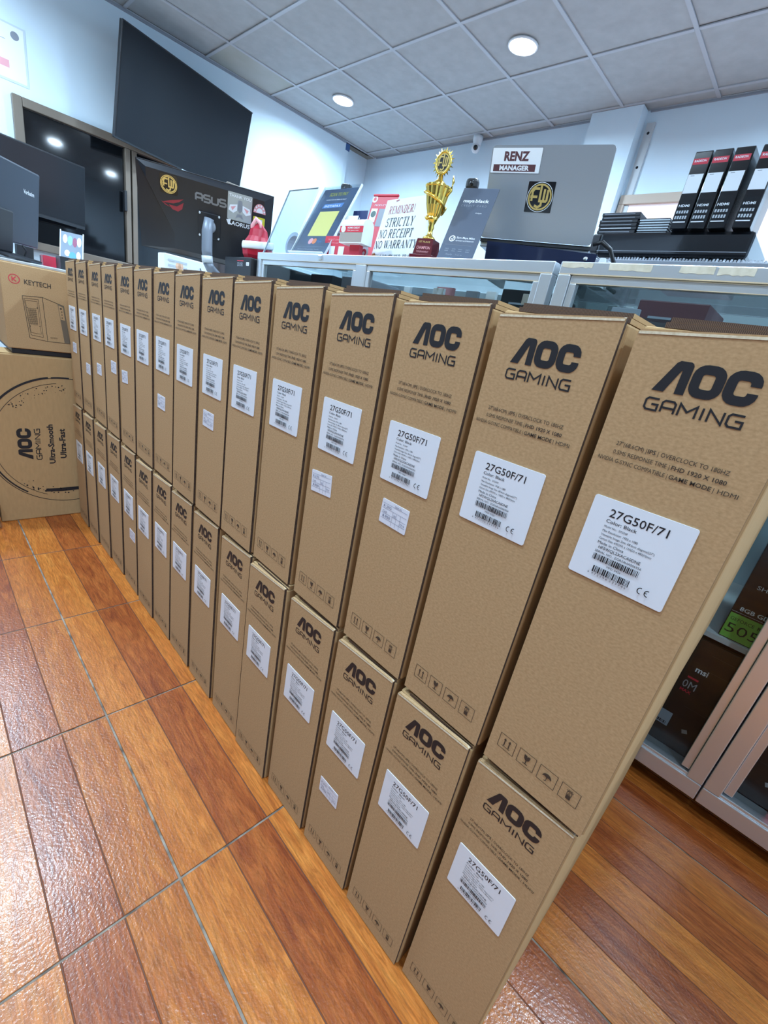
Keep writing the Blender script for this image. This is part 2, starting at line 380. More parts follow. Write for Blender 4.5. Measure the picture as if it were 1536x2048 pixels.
def serif(pr, s, u0, v0, u1, h, mi=0):
    G = [serif_glyph(c) for c in s]; tot = sum(g[1] for g in G) + .1 * (len(s) - 1); k = (u1 - u0) / tot; u = u0
    for q, w in G:
        pr.faces([(u + p[0] * k, v0 + p[1] * h) for p in q.P], q.F, mi); u += (w + .1) * k
def shop_emblem(pr, cu, cv, ru, rv, mi):
    """round monogram ring with three joined letters"""
    t = .14 * ru
    f = lambda a, b: (cu + a * ru, cv + b * rv)
    pr.arc(cu, cv, ru * .92, rv * .92, 0, 360, t * .9, mi, 28)
    for pl in ([(-.1, .62), (-.52, .62), (-.66, .4), (-.66, -.3)], [(-.8, .02), (-.2, .02)], [(.02, .85), (.02, -.28), (.28, -.28)], [(.34, .6), (.34, -.3), (.62, -.3)], [(.62, .55), (.62, -.3)], [(.2, -.28), (.2, -.6), (-.05, -.75), (-.35, -.62)]):
        pr.stroke([f(*p) for p in pl], t * 1.25, mi=mi)
def barcode(pr, u0, v0, u1, v1, n, mi=0, seed=1):
    rnd = random.Random(seed); u = u0
    while u < u1:
        a = (u1 - u0) / n * rnd.choice((.5, .5, 1, 1.6)); pr.rect(u, v0, min(u + a, u1), v1, mi); u += a + (u1 - u0) / n * rnd.choice((.5, .6, 1))

# ================================================================== SETTING
X0, X1, Y0, Y1 = -4.5, 2.6, -2.8, 3.4
floor = struct(MB().box(X0 - .12, X1, Y0, Y1, -.06, -.0022).build('floor', GROUT), 'wood-look ceramic tile floor with pale grout lines')
TP, TQ = .4195, .4205; gx0, gy0 = -.4675, -.205
def tile_mesh(seq, nm):
    b = MB(); g = .0020; x0, x1 = g, TP - g; pw = (TQ - 2 * g) / 5
    b.box(x0, x1, g, TQ - g, -.0055, -.0009, 3)
    for i, k in enumerate(seq):
        a = g + pw * i + (.0009 if i else 0); c = g + pw * (i + 1) - (.0009 if i < 4 else 0)
        b.add([(x0, a, -.0009), (x1, a, -.0009), (x1, c, -.0009), (x0, c, -.0009), (x0 + .0008, a + .0006, 0), (x1 - .0008, a + .0006, 0), (x1 - .0008, c - .0006, 0), (x0 + .0008, c - .0006, 0)],
              [(4, 5, 6, 7), (0, 1, 5, 4), (1, 2, 6, 5), (2, 3, 7, 6), (3, 0, 4, 7)], k)
    o = b.build(nm, [WL, WM, WD, GROOVE]); me = o.data; bpy.data.objects.remove(o); return me
SEQ = [tile_mesh((0, 2, 0, 1, 2), 'tile_a'), tile_mesh((0, 2, 0, 2, 1), 'tile_b'), tile_mesh((2, 1, 0, 2, 1), 'tile_c')]
for j in range(math.floor((Y0 - gy0) / TQ) + 1, math.ceil((Y1 - gy0) / TQ) - 1):
    for i in range(math.floor((X0 - gx0) / TP) + 1, math.ceil((X1 - gx0) / TP) - 1):
        t = link('tile', SEQ[j % 3], floor); t.location = (gx0 + i * TP, gy0 + j * TQ, random.uniform(-.0003, .0003))

# ceiling: boards in a metal grid
ceil = struct(MB().box(X0 - .12, X1, Y0, Y1, CEIL + .03, CEIL + .1).build('ceiling', DARK), 'suspended ceiling of pale square boards')
cxl = [-4.5, -4.10] + [-3.53 + .5685 * k for k in range(11)] + [2.6]
cyl = [-2.8] + [3.29 - .585 * k for k in range(10, -1, -1)] + [3.4]
cyl = sorted(y for y in cyl if y >= -2.8)
tmesh = {}
for i in range(len(cxl) - 1):
    for j in range(len(cyl) - 1):
        w, h = round(cxl[i + 1] - cxl[i], 3), round(cyl[j + 1] - cyl[j], 3)
        if w < .05 or h < .05: continue
        key = (w, h)
        if key not in tmesh:
            o = MB().cbox(.007, w - .007, .007, h - .007, .004, .016, .003).build('ceiling_tile', CEILM); tmesh[key] = o.data; bpy.data.objects.remove(o)
        t = link('ceiling_tile', tmesh[key], ceil); t.location = (cxl[i], cyl[j], CEIL + random.uniform(0, .003))
        if i == 0 and abs(cyl[j] - 1.535) < .05:
            t.data = tmesh[key].copy(); t.data.materials[0] = CEILST
for x in cxl: MB().box(x - .011, x + .011, Y0, Y1, CEIL - .002, CEIL + .004).build('grid_bar', GRID, ceil)
for y in cyl:
    for i in range(len(cxl) - 1):
        MB().box(cxl[i] + .012, cxl[i + 1] - .012, y - .011, y + .011, CEIL - .002, CEIL + .004).build('grid_bar', GRID, ceil)
# walls
struct(MB().box(X0 - .12, X0, Y0, 3.0, 0, CEIL - .003).box(X0 - .24, X0 - .12, 3.0, Y1, 0, CEIL - .003).build('wall_left', WALL), 'pale blue-white painted wall with the wall screen')
struct(MB().box(X0 - .24, X1, Y1, Y1 + .12, 0, CEIL - .003).build('wall_back', WALL), 'pale blue-white rear wall behind the counters')
struct(MB().box(X1, X1 + .12, Y0, Y1, 0, CEIL - .003).build('wall_right', WALL))
wf = struct(MB().box(X0, X1, Y0 - .12, Y0, 0, .25).box(X0, X1, Y0 - .12, Y0, 2.35, CEIL).box(X0, X0 + .4, Y0 - .12, Y0, .25, 2.35).box(X1 - .4, X1, Y0 - .12, Y0, .25, 2.35).build('wall_front', WALL))
w3 = struct(MB().box(-4.1, 2.2, Y0 - .06, Y0 - .05, .25, 2.35).build('window_3', GLASS), 'shop front glazing behind the camera')
for k in range(5): MB().box(-4.1 + k * 1.55, -4.05 + k * 1.55, Y0 - .1, Y0 - .01, .25, 2.35).build('window_frame', ALU, w3)
struct(MB().box(-2.04, -1.68, 3.3, 3.4, 0, CEIL - .004).build('wall_column', WALL), 'white square pillar on the rear wall')
t1 = struct(MB().box(-4.60, -4.53, 3.005, 3.06, 0, CEIL - .06).build('trim_1', WALL), 'corner conduit with a blue cap')
MB().box(-4.605, -4.52, 3.002, 3.07, CEIL - .06, CEIL - .004).build('blue_cap', mat('blue_cap', (.05, .12, .3), .5), t1)
t2 = struct(MB().box(-1.655, -1.60, 3.385, 3.4, 2.0, 2.62).build('trim_2', mat('grey_strip', (.55, .58, .6), .6)), 'grey fixing strip with screw holes beside the pillar')
for z in (2.56, 2.36, 2.18): MB().lathe([(.0, -.003), (.009, -.003), (.009, 0)], 12).build('screw_hole', DARK, t2).matrix_local = Matrix.Translation((-1.628, 3.384, z)) @ Matrix.Rotation(R(90), 4, 'X')
struct(MB().box(-4.46, -1.7, 3.388, 3.399, CEIL - .014, CEIL - .004).box(-1.66, 2.6, 3.388, 3.399, CEIL - .014, CEIL - .004).build('trim_3', mat('shadow_trim', (.30, .33, .38), .6)), 'dark wall angle along the ceiling edge')  # wall angle strip in a darker grey than the wall
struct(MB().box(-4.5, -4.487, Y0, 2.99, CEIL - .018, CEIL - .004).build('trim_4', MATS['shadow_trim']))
# bronze window on the left wall
w1 = struct(MB().box(-4.4995, -4.492, .32, 1.98, 1.10, 1.88).build('window_1', mat('dark_window_glass', (.006, .007, .009), .06, spec=.7)), 'dark glazed bronze aluminium window on the left wall')
fr = [(.265, .318, 1.045, 1.935), (.925, .962, 1.10, 1.88), (.972, 1.008, 1.10, 1.88), (1.96, 2.01, 1.045, 1.935)]
for a, b_, c, d in fr: MB().cbox(-4.50, -4.455, a, b_, c, d, .004).build('window_frame', BRONZE, w1)
for c, d in ((1.045, 1.098), (1.882, 1.935)): MB().cbox(-4.50, -4.458, .319, 1.959, c, d, .004).build('window_frame', BRONZE, w1)
MB().cbox(-4.455, -4.425, .905, .925, 1.46, 1.60, .004).build('latch', BLACKP, w1)
# small lit window in the rear wall
w2 = struct(MB().box(-1.63, -.25, 3.392, 3.398, 1.2, 2.13).build('window_2', mat('lit_pane', (.85, .8, .85), .4, emit=(.9, .82, .92), es=.38)), 'small bright window with a beige frame in the rear wall')
for a, b_, c, d in ((-1.67, -.2, 2.13, 2.19), (-1.67, -.2, 1.14, 1.2), (-1.67, -1.63, 1.2, 2.13), (-.25, -.2, 1.2, 2.13), (-.96, -.92, 1.2, 2.13)): MB().cbox(a, b_, 3.37, 3.4, c, d, .004).build('window_frame', BEIGE, w2)

# downlights
for k, (x, y) in enumerate(LAMPS):
    vis = {0: 'round white downlight nearest the rear corner of the ceiling', 1: 'round white downlight above the silver laptop'}
    d = thing('downlight', vis.get(k, 'ceiling downlight out of view, ' + ['rear', 'middle', 'aisle', 'front', 'window'][k // 4] + ' row, ' + ORD[k % 4] + ' from the left wall'), 'ceiling light', (x, y, CEIL), group='ceiling downlights')
    MB().lathe([(.092, .0), (.092, -.006), (.084, -.010), (.0805, -.004), (.0805, 0)], 32).build('trim_ring', WHITEP, d)
    MB().lathe([(.001, -.006), (.080, -.0065), (.080, -.004)], 32).build('diffuser', mat('lamp_diffuser', (1, 1, 1), .5, emit=(.93, .97, 1.0), es=30), d)
    L = bpy.data.lights.new('downlight_light', 'AREA'); L.shape = 'DISK'; L.size = .16; L.energy = FRONT_FILL_W if y < -1 else ((LEFT_W if x < -2 else AISLE_W) if y < .6 else LAMP_W); L.color = LAMP_COL; L.spread = R(165)
    lo = bpy.data.objects.new('downlight_light', L); COL.objects.link(lo); lo.parent = d; lo.location = (0, 0, -.02)

# ================================================================== MONITOR CARTONS
CW, CH, CD = .1205, .4745, .69
def carton_meshes():
    G = {}
    def keep(o): me = o.data; bpy.data.objects.remove(o); return me
    b = MB()  # sleeve body behind the glued front panel
    b.cbox(.0012, CW, .0048, CD, 0, CH - .002, .0022)
    G['body'] = (keep(b.build('body', [CARDS])), [])
    b = MB()  # front flap panel; raw corrugated edges on its right side
    pr_ = [(0.0, .0015), (CW - .0022, .0015), (CW - .0022, CH + .001), (CW - .007, CH + .0016), (.002, CH - .0052), (0, CH - .0075)]
    b.prism(pr_, 0, .0046, 0)
    b.m[2 + 1] = 1; b.m[2] = 1
    G['front_panel'] = (keep(b.build('front_panel', [CARD, EDGE])), [])
    b = MB()
    b.add([(.0008, -.0004, CH - .0088), (CW - .003, -.0004, CH - .0012), (CW - .003, .0035, CH + .0020), (.0016, .0035, CH - .0058), (CW - .003, -.0002, CH + .0006), (.0010, -.0002, CH - .0068)],
          [(0, 1, 4, 5), (5, 4, 2, 3)])
    G['fold_edge'] = (keep(b.build('fold_edge', [FOLD], fix=False)), [])
    b = MB()  # doubled top flap, raw edge to the front
    for z0, z1, y0, xl in ((CH - .0018, CH + .0022, .006, .016), (CH + .0026, CH + .0062, .0085, .018)):
        b.box(xl, CW - .0005, y0, CD - .002, z0, z1, 0); b.m[-4] = 1
    G['top_flap'] = (keep(b.build('top_flap', [CARDS, EDGE])), [])
    p = PR(); maker_logo(p); G['logo'] = (keep(p.build('logo', [INK], None, -.0003)), [])
    p = PR()
    p.text('27"(68.6CM) |', .0152, .3790, .0392, .0034); p.text('IPS', .0402, .3790, .0462, .0034, .012); p.text('| OVERCLOCK TO 180HZ', .0478, .3790, .0971, .0034)
    p.text('0.5MS RESPONSE TIME |', .0151, .3716, .0590, .0034); p.text('FHD 1920 X 1080', .0604, .3716, .0980, .0034, .014)
    p.text('NVIDIA G-SYNC COMPATIBLE |', .0047, .3645, .0600, .0034); p.text('GAME MODE', .0612, .3645, .0905, .0034, .014); p.text('| HDMI', .0920, .3645, .1080, .0034)
    G['spec_text'] = (keep(p.build('spec_text', [INK2], None, -.0003)), [])
    p = PR(); w = .00055
    for k in range(4):
        a = .0108 + .0246 * k; c = .0275; p.stroke([(a, c), (a + .0196, c), (a + .0196, c + .0186), (a, c + .0186)], w, True)
        mx = a + .0098; my = c + .0093
        if k == 0:
            p.rect(mx - .0052, c + .0036, mx + .0052, c + .0043)
            for s in (-1, 1): p.rect(mx + s * .0028 - .0006, c + .0050, mx + s * .0028 + .0006, c + .0130); p.poly([(mx + s * .0028 - .0017, c + .0122), (mx + s * .0028 + .0017, c + .0122), (mx + s * .0028, c + .0155)])
        elif k == 1:
            p.poly([(mx - .0036, c + .0150), (mx - .0030, c + .0105), (mx - .0010, c + .0082), (mx + .0010, c + .0082), (mx + .0030, c + .0105), (mx + .0036, c + .0150), (mx + .0012, c + .0150), (mx + .0004, c + .0128), (mx - .0004, c + .0150)])
            p.rect(mx - .0005, c + .0042, mx + .0005, c + .0085); p.rect(mx - .0030, c + .0034, mx + .0030, c + .0043)
        elif k == 2:
            p.poly([(mx - .0050, c + .0080)] + [(mx + .0050 * math.cos(R(180 - 18 * i)), c + .0080 + .0052 * math.sin(R(180 - 18 * i))) for i in range(1, 10)] + [(mx + .0050, c + .0080), (mx + .0025, c + .0091), (mx, c + .0080), (mx - .0025, c + .0091)])
            p.stroke([(mx, c + .0085), (mx, c + .0042), (mx - .0010, c + .0034), (mx - .0019, c + .0042)], .0007)
        else:
            p.rect(mx - .0026, c + .0036, mx + .0022, c + .0085)
            p.stroke([(mx - .0026, c + .0092), (mx + .0022, c + .0092), (mx + .0022, c + .0128), (mx - .0026, c + .0128)], .0006, True); p.text('6', mx - .0012, c + .0098, mx + .0008, .0024); p.stroke([(mx - .0038, c + .0140), (mx + .0036, c + .0140)], .0006); p.stroke([(mx - .0022, c + .0156), (mx + .0022, c + .0132)], .0006); p.stroke([(mx - .0022, c + .0132), (mx + .0022, c + .0156)], .0006)
    G['handling_symbols'] = (keep(p.build('handling_symbols', [INK2], None, -.0003)), [])
    b = MB(); pts = PR().rrect(.0145, .2590, .0962, .3345, .0022).P
    b.prism(pts, -.0009, -.0001)
    lab = keep(b.build('product_label', [PAPER]))
    p = PR()
    p.text('27G50F/71', .0312, .3194, .0782, .0072, .004); p.text('Color: Black', .0306, .3140, .0563, .0030, .004)
    p.text('Model No.:  27G50F', .0306, .3096, .0506, .0017); p.text('Max Resolution: 1920 x 1080', .0306, .3055, .0603, .0019)
    p.text('Viewable Image Size: 68.6cm diagonal(27")', .0306, .3018, .0750, .0019); p.text('Carton Size: 690(W) x 124(D) x 480(H)mm', .0304, .2981, .0739, .0019)
    p.text('Made in China', .0306, .2938, .0528, .0025); p.text('HF5WQL2XACA0DNE', .0326, .2895, .0682, .0027, .004); p.text('SERIAL NO.: ZGR54HA006956', .0309, .2857, .0705, .0020)
    barcode(p, .0309, .2785, .0709, .2842, 60, seed=3); p.text('MFD: 5426', .0452, .2752, .0572, .0019)
    barcode(p, .0348, .2672, .0666, .2733, 42, seed=9); p.text('6  9 7 2 9 9 6  2 3 3 7 4 6', .0319, .2648, .0656, .0018)
    p.arc(.0765, .2693, .0023, .0026, 75, 285, .0008); p.arc(.0822, .2693, .0023, .0026, 75, 285, .0008); p.rect(.0801, .2690, .0818, .2697)
    G['product_label'] = (lab, [('label_print', keep(p.build('label_print', [INK], None, -.0011)))])
    b = MB(); b.prism(PR().rrect(0, 0, .048, .033, .0015).P, -.0007, -.0001); st = keep(b.build('price_sticker', [mat('sticker_paper', (.76, .78, .86), .55)]))
    p = PR()
    for v in (.007, .014, .021, .0275): p.rect(.002, v, .046, v + .0003)
    for u in (.022, .029, .036): p.rect(u, .002, u + .0003, .021)
    p.text('R 27G', .004, .0225, .018, .0032); p.text('8,950', .005, .0090, .019, .0034); p.text('05', .024, .0150, .028, .0030); p.text('7719', .037, .0085, .045, .0030); p.text('Cash', .004, .0155, .012, .0028); p.text('Item no.', .024, .0285, .036, .0026)
    G['price_sticker'] = (st, [('sticker_print', keep(p.build('sticker_print', [mat('pen_ink', (.10, .11, .2), .5)], None, -.0009)))])
    return G
CM = carton_meshes()
xT = [-.1304, -.2608, -.3915, -.5264, -.6645, -.795, -.9198, -1.0515, -1.189, -1.3125, -1.442, -1.5882, -1.7215, -1.8590, -1.9840]
yT = [.0036, .0039, .0036, .002, .002, -.0003, -.0007, -.0007, .004, .0008, .0005, .0014, .0022, -.0015, -.004]
xB = [-.1341, -.2655, -.3961, -.5276, -.6619, -.789, -.9272, -1.0605, -1.189, -1.3125, -1.4508, -1.5935, -1.7268, -1.858, -2.0050]
yB = [.0055, .0003, .0008, .0003, -.0041, .0001, .0001, .0003, .0008, -.0026, -.0001, .0013, -.0019, -.006, -.005]
STK = {('T', 2): (.027, .2025, 1), ('T', 3): (.0115, .191, -5), ('T', 6): (.022, .194, 1), ('T', 8): (.024, .170, 1), ('T', 10): (.018, .180, -4), ('T', 11): (.060, .190, 0), ('T', 12): (.040, .158, 0),
       ('T', 13): (.062, .140, 1), ('T', 14): (.035, .185, 0), ('B', 2): (.018, .150, -2), ('B', 10): (.060, .185, 0)}
for row, xs, ys in (('B', xB, yB), ('T', xT, yT)):
    for k in range(15):
        rw = 'top-row' if row == 'T' else 'bottom-row'
        lab = f'{rw} brown monitor carton, {ORD[k]} from the near right end' + (', with a small price sticker' if (row, k) in STK else '')
        c = thing('monitor_carton', lab, 'carton', (xs[k], ys[k], .4804 if row == 'T' else .0004), group='monitor cartons stacked two high')
        c.scale = (1, 1, 1.0085 if row == 'T' else .9975)
        for nm, (me, subs) in CM.items():
            if nm == 'price_sticker' and (row, k) not in STK: continue
            o = link(nm, me, c)
            if nm == 'price_sticker':
                u, v, a = STK[(row, k)]; o.location = (u, 0, v); o.rotation_euler = (0, R(a), 0)
            for sn, sme in subs: link(sn, sme, o)

# ================================================================== CARTONS AT THE FAR END
big = thing('monitor_carton', 'large upright brown carton with a printed black circle, at the far end', 'carton', (-2.036, -.008, 0))
b = MB(); b.cbox(-.145, 0, -.245, .255, .0004, .626, .003); b.build('body', [CARDS], big)
MB().box(-.139, -.006, -.235, .245, .6262, .6292).build('top_flap', [CARDS], big)
p = PR()   # printed on the +x face: u along +y (to the right seen from +x), v up
p.arc(-.02, .31, .245, .245, 60, 330, .0022, n=60); p.arc(-.02, .31, .222, .225, 95, 250, .0016, n=50); p.arc(-.02, .31, .247, .247, 100, 150, .007, n=20); p.arc(-.02, .31, .238, .238, 200, 235, .005, n=20); p.arc(-.02, .31, .246, .246, 85, 98, .006, n=8)
p.build('circle_print', [INK], big, xf=lambda u, v, d: (.0006 + d, u, v)); p = PR()
rnd = random.Random(5)
for k in range(46):
    a = R(rnd.uniform(88, 140)); r_ = rnd.uniform(.19, .218); p.disc(-.02 + r_ * math.cos(a), .31 + r_ * math.sin(a), rnd.uniform(.0008, .0028), n=6)
for k in range(30):
    a = R(rnd.uniform(222, 275)); r_ = rnd.uniform(.19, .222); p.disc(-.02 + r_ * math.cos(a), .31 + r_ * math.sin(a), rnd.uniform(.0008, .0035), n=6)
o = p.build('ink_spatter', [INK], big, xf=lambda u, v, d: (.0006, u, v)); o['kind'] = 'stuff'; p = PR()
p.poly([(-.10, .110), (-.05, .106), (.0, .108), (.06, .112), (.06, .124), (.0, .122), (-.06, .121), (-.1, .122)])
p.build('ink_stroke', [INK], big, xf=lambda u, v, d: (.0006 + d, u, v)); p = PR()
# rotated logo: text runs upward
K = 1.80
f = lambda u, v: (-.172 + (.4505 - v) * K, .245 + (u - .0252) * K)
maker_logo(p, f=f); p.build('logo', [INK], big, xf=lambda u, v, d: (.0006 + d, u, v)); p = PR()
for s, o_ in (('Ultra-Smooth', -.062), ('Ultra-Fast', -.025)):
    P, F, a, b2, c2, d2 = txt(s, .03); k = (.155 if 'Sm' in s else .118) / (b2 - a)
    p.faces([(o_ - q[1] * k * .92, (.225 if 'Sm' in s else .245) + (q[0] - a) * k) for q in P], F)
p.build('slogan', [INK], big, xf=lambda u, v, d: (.0006 + d, u, v))
slim = thing('black_slim_box', 'thin black slab between the large carton and the case carton', 'box', (-2.036, 0, .6295))  # plain black slab stands in for the dark band between the two cartons
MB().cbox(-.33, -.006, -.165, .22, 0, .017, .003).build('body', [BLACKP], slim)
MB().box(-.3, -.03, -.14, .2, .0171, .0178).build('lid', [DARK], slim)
key = thing('case_carton', 'brown computer case carton with line drawing and red round mark', 'carton', (-2.036, -.175, .6475))
MB().cbox(-.36, 0, 0, .40, 0, .268, .003).build('body', [CARD], key)
MB().box(-.355, -.004, .004, .396, .2681, .2706).build('top_flap', [CARDS], key)
p = PR()
p.text('KEYTECH', .062, .210, .135, .0150, .012)
# case drawing: three visible faces
for pl in ([(.053, .173), (.108, .178), (.113, .034), (.063, .040)], [(.108, .178), (.168, .160), (.180, .034), (.113, .034)]): p.stroke(pl, .0014, True)
p.stroke([(.057, .166), (.096, .169), (.101, .046), (.067, .050)], .001, True); p.stroke([(.060, .160), (.092, .162), (.096, .056), (.068, .058)], .0008, True)
for k in range(9): p.stroke([(.066 + .0025 * k, .136), (.069 + .0025 * k, .084)], .0007)
for k in range(9): p.stroke([(.065, .136 - .006 * k), (.089, .138 - .006 * k)], .0006)
for a, c in ((.063, .138), (.091, .141), (.067, .079), (.094, .082)): p.disc(a, c, .0016, n=8)
p.poly([(.150, .165), (.168, .160), (.180, .034), (.163, .034)], 1)
p.poly([(.152, .160), (.165, .156), (.169, .112), (.156, .114)], 2)
p.disc(.159, .150, .003, n=10)
for z in (.140, .130, .120): p.disc(.161, z, .002, n=8)
p.text('KEYTECH', .122, .046, .142, .004)
p.build('front_print', [INK2, mat('grey_ink', (.16, .12, .08), .7), CARD], key, xf=lambda u, v, d: (.0006 + d, u, v))
p = PR(); p.arc(.036, .221, .014, .0135, 0, 360, .0022, n=24); p.stroke([(.031, .228), (.031, .214)], .0028); p.stroke([(.041, .228), (.033, .221), (.041, .214)], .0028)
p.build('round_mark', [RED], key, xf=lambda u, v, d: (.0007 + d, u, v))
side = thing('plain_carton', 'plain brown carton at the left picture edge beside the circle carton', 'carton', (-1.985, -.262, 0))
MB().cbox(-.4, 0, -.5, 0, .0004, .105, .003).build('body', [CARDS], side)
MB().box(-.39, -.01, -.49, -.01, .1051, .1081).build('top_flap', [CARDS], side)

# ================================================================== DISPLAY COUNTERS
FY = .735; CT = 1.163; BY = 1.25
def counter(x0, x1, mulls, label):
    t = thing('display_counter', label, 'display counter', (0, 0, 0), group='aluminium glass display counters')
    pw = .032
    for x in (x0, x1 - pw): MB().cbox(x, x + pw, FY, FY + .03, .10, 1.135, .002).build('post', ALUW, t)
    for x in (x0, x1 - pw): MB().cbox(x, x + pw, BY - .03, BY, .0, 1.148, .002).build('post', ALUW, t)
    for x in mulls: MB().cbox(x, x + .055, FY + .002, FY + .028, .10, 1.135, .002).build('post', ALUW, t)
    MB().cbox(x0, x1, FY, FY + .032, 1.1352, CT, .002).build('top_rail', ALUW, t)
    xs = [x0 + pw] + [v for q in mulls for v in (q, q + .055)] + [x1 - pw]
    for a, c in zip(xs[::2], xs[1::2]):
        MB().cbox(a + .001, c - .001, FY + .006, FY + .024, 1.117, 1.1348, .0015).build('sash_rail', ALUW, t)
        MB().cbox(a + .001, a + .018, FY + .006, FY + .024, .115, 1.1168, .0015).build('sash_stile', ALUW, t)
        MB().cbox(c - .018, c - .001, FY + .006, FY + .024, .115, 1.1168, .0015).build('sash_stile', ALUW, t)
        MB().box(a + .019, c - .019, FY + .013, FY + .017, .116, 1.1165).build('glass_front', GLASS, t)
    MB().cbox(x0, x1, FY, FY + .04, .055, .099, .002).build('bottom_rail', ALUW, t)
    MB().cbox(x0, x1, FY + .004, FY + .05, .0992, .108, .0015).build('sill_rail', ALUW, t)
    for x in (x0 + .05, x1 - .09): MB().box(x, x + .04, FY + .12, FY + .16, 0, .055).build('foot', BLACKP, t)
    MB().box(x0, x1, FY + .033, BY, CT - .012, CT - .001).build('top_panel', GLASS, t)
    MB().box(x0 + .003, x1 - .003, FY + .042, BY - .031, .09, .102).build('base_shelf', GREYP, t)
    MB().box(x0 + .004, x1 - .004, FY + .04, BY - .031, .425, .437).build('shelf', mat('shelf_edge', (.6, .58, .58), .5), t)
    MB().box(x0 + .004, x1 - .004, FY + .07, BY - .031, .770, .778).build('glass_shelf', GLASS, t)
    MB().box(x0 + .004, x1 - .004, FY + .07, BY - .031, 1.060, 1.067).build('glass_shelf', GLASS, t)
    MB().box(x0, x1, BY - .029, BY - .022, .05, CT - .013).build('back_panel', mat('back_board', (.50, .58, .62), .5), t)
    for x in (x0 + .004, x1 - .008): MB().box(x, x + .004, FY + .042, BY - .031, .11, 1.148).build('end_glass', GLASS, t)
    return t
c1 = counter(-2.046, -.612, [-1.365], 'long white aluminium glass counter carrying the signs and trophy')
MB().cbox(-1.585, -1.565, FY - .005, FY, 1.142, 1.158, .002).build('lock', ALU, c1)
c2 = counter(-.596, .118, [], 'glass counter with tape remnants on its top rail, under black boxes')
c3 = counter(.121, 1.45, [.75], 'glass counter at the right picture edge with black product boxes')
rnd = random.Random(11)
for a, c, z0, z1 in ((-.592, -.515, 1.149, 1.1615), (-.478, -.385, 1.146, 1.1615), (-.330, -.268, 1.1455, 1.1615), (-.262, -.20, 1.1452, 1.1615)):
    n = 9; top = [(a + (c - a) * i / n, z1 - rnd.uniform(0, .0012)) for i in range(n + 1)]; bot = [(a + (c - a) * i / n + rnd.uniform(-.002, .002), z0 + rnd.uniform(0, .003)) for i in range(n, -1, -1)]
    MB().prism(top + bot, FY - .0006, FY - .0001).build('tape_residue', TAPE, c2)

# goods inside the counters
def goods(name, label, cat, x0, x1, y0, y1, z0, z1, body, print_fn=None, pm=None, group=None, lid=True):
    t = thing(name, label, cat, ((x0 + x1) / 2, y0, z0), group=group); w = (x1 - x0) / 2
    MB().cbox(-w, w, 0, y1 - y0, 0, z1 - z0, .0015).build('body', body, t)
    if lid: MB().box(-w + .001, w - .001, .004, y1 - y0 - .004, z1 - z0 + .0001, z1 - z0 + .0012).build('lid', body, t)
    if print_fn: p = PR(); print_fn(p, w, z1 - z0); p.build('front_print', pm, t, -.0006)
    return t
def gpu(p, w, h):
    p.rect(-w + .002, .002, w - .001, .062, 0); p.rect(-w + .002, .066, w - .001, .0665, 1)
    p.text('GEFORCE', -.043, .0455, .0, .0075, mi=2); p.text('RTX', .006, .0455, .026, .0075, .02, mi=2); p.text('5050', -.043, .016, .038, .022, -.006, mi=2)
    p.text('8GB GDDR7', -.036, .0715, .044, .0095, .02, mi=1); p.text('SHADOW', -.028, .130, .044, .0085, mi=1)
goods('graphics_card_box', 'black and green graphics card box behind glass on the middle shelf', 'box', .010, .108, .785, 1.05, .4375, .70, BLACKG, gpu, [GREEN, WHITE, INK])
def mobo(p, w, h):
    p.text('msi', w - .075, .225, w - .050, .015, .02, mi=0); p.text('0M', w - .085, .176, w - .058, .020, mi=3); p.rect(w - .082, .203, w - .06, .208, 1); p.text('MAX', w - .085, .164, w - .062, .008, .02, mi=1)
    p.rect(w - .105, .055, w - .072, .095, 2); barcode(p, w - .102, .058, w - .076, .066, 14, 4);
    p.poly([(w - .04, .060), (w - .03, .066), (w - .034, .075), (w - .044, .07)], 3)
    for z in (.28, .24, .13): p.rect(w - .06, z, w - .004, z + .0008, 5)
goods('motherboard_box', 'black motherboard box below the green graphics card box', 'box', -.17, .082, .785, 1.05, .1022, .41, mat('black_box_print', (.014, .009, .010), .35, coat=.3), mobo, [WHITE, RED, COOL, mat('grey_letters', (.35, .35, .37), .5), INK, mat('dark_line', (.06, .06, .065), .5)])
def mobo2(p, w, h):
    for z in (.30, .24, .17, .10): p.rect(-w + .01, z, w - .004, z + .0008, 1)
    p.poly([(-w + .052, .050), (-w + .062, .056), (-w + .058, .066), (-w + .048, .06)], 0);
goods('motherboard_box', 'tall black box just right of the paired counter posts', 'box', .158, .30, .785, 1.05, .1085, .425 - .01, MATS['black_box_print'], mobo2, [MATS['grey_letters'], MATS['dark_line']])
def redb(p, w, h): p.rect(-w + .01, .03, w - .02, .034, 0)
goods('red_product_box', 'small red box on the counter floor at the right edge', 'box', .235, .295, .778, .784, .1085, .155, mat('red_box', (.55, .02, .03), .4), redb, [WHITE], lid=False)
goods('motherboard_box', 'black box furthest right on the lowest counter shelf', 'box', .31, .55, .785, 1.05, .1085, .41, MATS['black_box_print'], mobo2, [MATS['grey_letters'], MATS['dark_line']])
